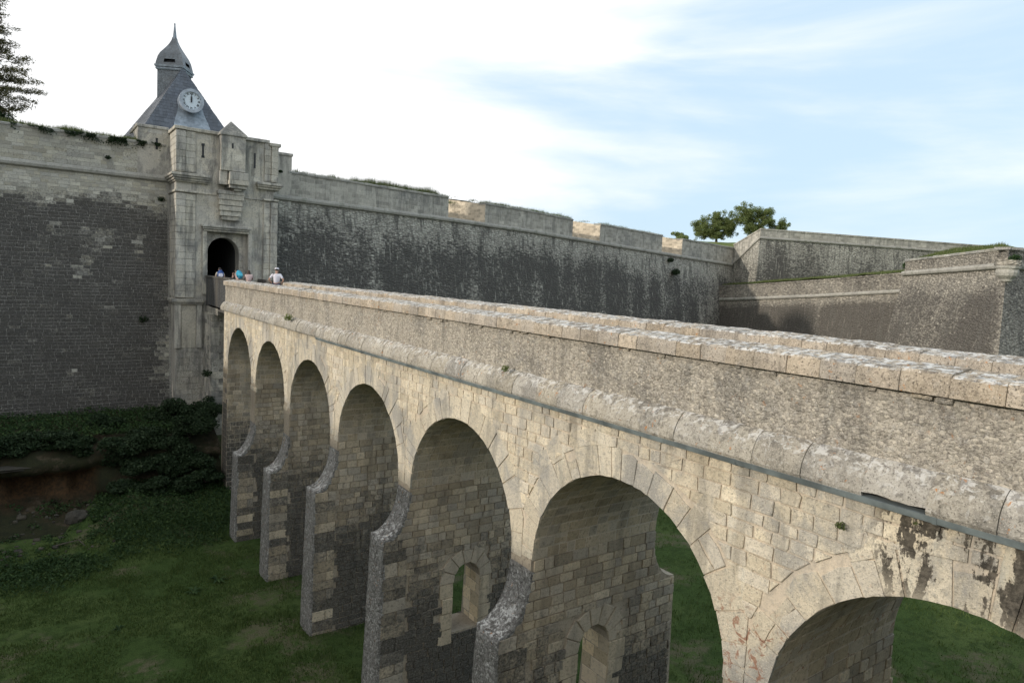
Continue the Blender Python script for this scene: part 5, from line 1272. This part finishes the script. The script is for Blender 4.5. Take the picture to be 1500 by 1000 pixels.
def person(loc, face, H, label, lean=0., arms='down', shirt='white', legs='navy', hair='dark', extra=None):
    s = H/1.75; ca, sa = math.cos(face), math.sin(face)      # face: heading angle, forward = (ca, sa)
    def P(f, r, z): return (loc[0]+(f*ca+r*sa)*s, loc[1]+(f*sa-r*ca)*s, loc[2]+z*s)
    t = thing('person', label, 'person', loc, None)
    ln = lambda z: math.sin(lean)*(z-.95); lz = lambda z: .95+(z-.95)*math.cos(lean)
    J = {'pel': (P(0, 0, .95), .13), 'wst': (P(ln(1.1), 0, lz(1.1)), .125), 'chs': (P(ln(1.32), 0, lz(1.32)), (.15, .12)), 'nkb': (P(ln(1.47), 0, lz(1.47)), .065), 'nck': (P(ln(1.53)+.02, 0, lz(1.53)), .055), 'hd0': (P(ln(1.60)+.04, 0, lz(1.60)), .085), 'hd1': (P(ln(1.68)+.05, 0, lz(1.68)), .092)}
    ch = [['pel', 'wst', 'chs', 'nkb', 'nck', 'hd0', 'hd1']]
    for sd, k in ((-1, 'l'), (1, 'r')):
        J['sh'+k] = (P(ln(1.42), .19*sd, lz(1.42)), .058)
        if arms == 'down': el, wr, hn = (ln(1.15)-.03, .27*sd, lz(1.15)), (ln(.92)+.06, .27*sd, lz(.92)), (ln(.86)+.09, .26*sd, lz(.84))
        elif arms == 'hips': el, wr, hn = (-.08, .36*sd, 1.17), (.03, .24*sd, 1.0), (.06, .2*sd, .96)
        else: el, wr, hn = (ln(1.3)+.22, .27*sd, lz(1.3)-.18), (ln(1.35)+.40, .16*sd, lz(1.35)+.02), (ln(1.35)+.46, .12*sd, lz(1.35)+.08)
        J['el'+k] = (P(*el), .042); J['wr'+k] = (P(*wr), .028); J['hn'+k] = (P(*hn), .032); ch.append(['chs', 'sh'+k, 'el'+k, 'wr'+k, 'hn'+k])
        hv = Vector(J['hn'+k][0]); dv = (hv-Vector(J['wr'+k][0])).normalized(); sv_ = Vector((ca, sa, 0))
        for q, l in enumerate((.05, .075, .085, .078, .06)):
            off = sv_*(-.03+.016*q)*s; J[f'f{k}{q}'] = (tuple(hv+off+dv*.035), .009); J[f'g{k}{q}'] = (tuple(hv+off*1.2+dv*(.035+l)), .007); ch.append(['hn'+k, f'f{k}{q}', f'g{k}{q}'])
        J['hp'+k] = (P(0, .09*sd, .90), .10); J['kn'+k] = (P(.02, .10*sd, .50), .062); J['an'+k] = (P(-.02, .10*sd, .09), .042); J['to'+k] = (P(.16, .11*sd, .035), .035); ch.append(['pel', 'hp'+k, 'kn'+k, 'an'+k, 'to'+k])
    body = skin(ch, J, 'pel', 1); link('body', body, PM['skin'], t)
    def grow(keys, g): return {a: (J[a][0], tuple(q+g for q in J[a][1]) if isinstance(J[a][1], tuple) else J[a][1]+g) for a in keys}
    shk = ['pel', 'wst', 'chs', 'nkb']+['shl', 'shr', 'ell', 'elr']; g = grow(shk, .022)
    for k in 'lr': # sleeve ends above the elbow
        a = Vector(J['sh'+k][0]); b_ = Vector(J['el'+k][0]); g['el'+k] = (tuple(a.lerp(b_, .75)), .062)
    g['nkb'] = (J['nkb'][0], .07)
    link('shirt', skin([['pel', 'wst', 'chs', 'nkb'], ['chs', 'shl', 'ell'], ['chs', 'shr', 'elr']], g, 'pel', 1), PM[shirt], t)
    g = grow(['pel', 'hpl', 'hpr', 'knl', 'knr', 'anl', 'anr'], .02); link('trousers', skin([['pel', 'hpl', 'knl', 'anl'], ['pel', 'hpr', 'knr', 'anr']], g, 'pel', 1), PM[legs], t)
    for k in 'lr': link('shoe', MB().tube([Vector(J['an'+k][0])-Vector((ca, sa, 0))*.06-Vector((0, 0, .05)), Vector(J['to'+k][0])], [.05, .045], 8).mesh(True), PM['shoe'], t)
    hc = Vector(J['hd1'][0])
    def blob(name, c, r, mat, par=t, zc=None):
        m = bmesh.new(); bmesh.ops.create_uvsphere(m, u_segments=14, v_segments=10, radius=1)
        for v in m.verts:
            q = v.co; v.co = Vector((c[0]+(q.x*r[0]*ca+q.y*r[1]*sa), c[1]+(q.x*r[0]*sa-q.y*r[1]*ca), c[2]+(q.z if zc is None else max(q.z, zc))*r[2]))
        me = bpy.data.meshes.new(name); m.to_mesh(me); m.free(); me.polygons.foreach_set('use_smooth', [True]*len(me.polygons)); return link(name, me, PM[mat] if mat in PM else M[mat], par)
    f = Vector((ca, sa, 0)); rt = Vector((sa, -ca, 0))
    blob('hair', hc-f*.018*s+Vector((0, 0, .02*s)), (.108*s, .098*s, .105*s), hair, zc=-.45)
    blob('nose', hc+f*.10*s-Vector((0, 0, .03)), (.018, .012, .02), 'skin')
    for q in (-1, 1): blob('eye', hc+f*.088*s+rt*.033*q, (.009, .012, .009), 'white'); blob('ear', hc+rt*.095*q*s-Vector((0, 0, .02)), (.02, .01, .03), 'skin')
    if extra: extra(t, hc, f, rt, s, blob, J)
    return t
def capx(t, hc, f, rt, s, blob, J):
    cp = blob('cap', hc+Vector((0, 0, .04)), (.122, .112, .085), 'white', zc=-.1); blob('visor', hc+f*.13+Vector((0, 0, .04)), (.075, .08, .012), 'white', cp)
person((10.0, 34.8, -1.78), math.radians(62), 1.74, 'man in a white cap, pale shirt and navy trousers leaning by the bridge parapet', 0.0, 'hips', 'white', 'navy', 'dark', capx)
def packx(col, col2):
    def fx(t, hc, f, rt, s, blob, J):
        c = (Vector(J['chs'][0])+Vector(J['wst'][0]))/2
        up = (Vector(J['chs'][0])-Vector(J['wst'][0])).normalized(); bk = -(f-up*f.dot(up)).normalized(); o = c+bk*.22+up*.05
        b = MB(); m = bmesh.new(); bmesh.ops.create_cube(m, size=1); bmesh.ops.bevel(m, geom=m.edges[:], offset=.22, segments=3, affect='EDGES')
        for v in m.verts: v.co = o+rt*v.co.x*.34+bk*v.co.y*.22+up*v.co.z*.52
        me = bpy.data.meshes.new('p'); m.to_mesh(me); m.free(); me.polygons.foreach_set('use_smooth', [True]*len(me.polygons))
        bpk = tag(link('backpack', me, PM[col]), None)
        bpk.parent = t; bpk.matrix_parent_inverse = Matrix.Translation(-Vector(t.location))
        m = bmesh.new(); bmesh.ops.create_cube(m, size=1); bmesh.ops.bevel(m, geom=m.edges[:], offset=.15, segments=2, affect='EDGES')
        for v in m.verts: v.co = o+bk*.12-up*.08+rt*v.co.x*.24+bk*v.co.y*.08+up*v.co.z*.22
        me = bpy.data.meshes.new('p'); m.to_mesh(me); m.free(); link('pocket', me, PM[col2], bpk)
    return fx
person((10.15, 43.1, -1.80), math.radians(100), 1.66, 'person bending forward with a turquoise backpack, right in front of the gate', .55, 'up', 'pink', 'beige', 'dark', packx('turq', 'teal'))
def longx(t, hc, f, rt, s, blob, J): blob('long_hair', hc-f*.05-Vector((0, 0, .10)), (.085, .11, .2), 'hair')
person((10.62, 42.7, -1.80), math.radians(80), 1.55, 'long haired brunette in a pale pink top beside the turquoise backpack', .25, 'up', 'pink', 'navy', 'hair', longx)
person((9.22, 43.8, -1.80), math.radians(85), 1.62, 'person carrying a blue and white backpack at the left side of the gateway', .3, 'down', 'beige', 'navy', 'dark', packx('blue', 'white'))
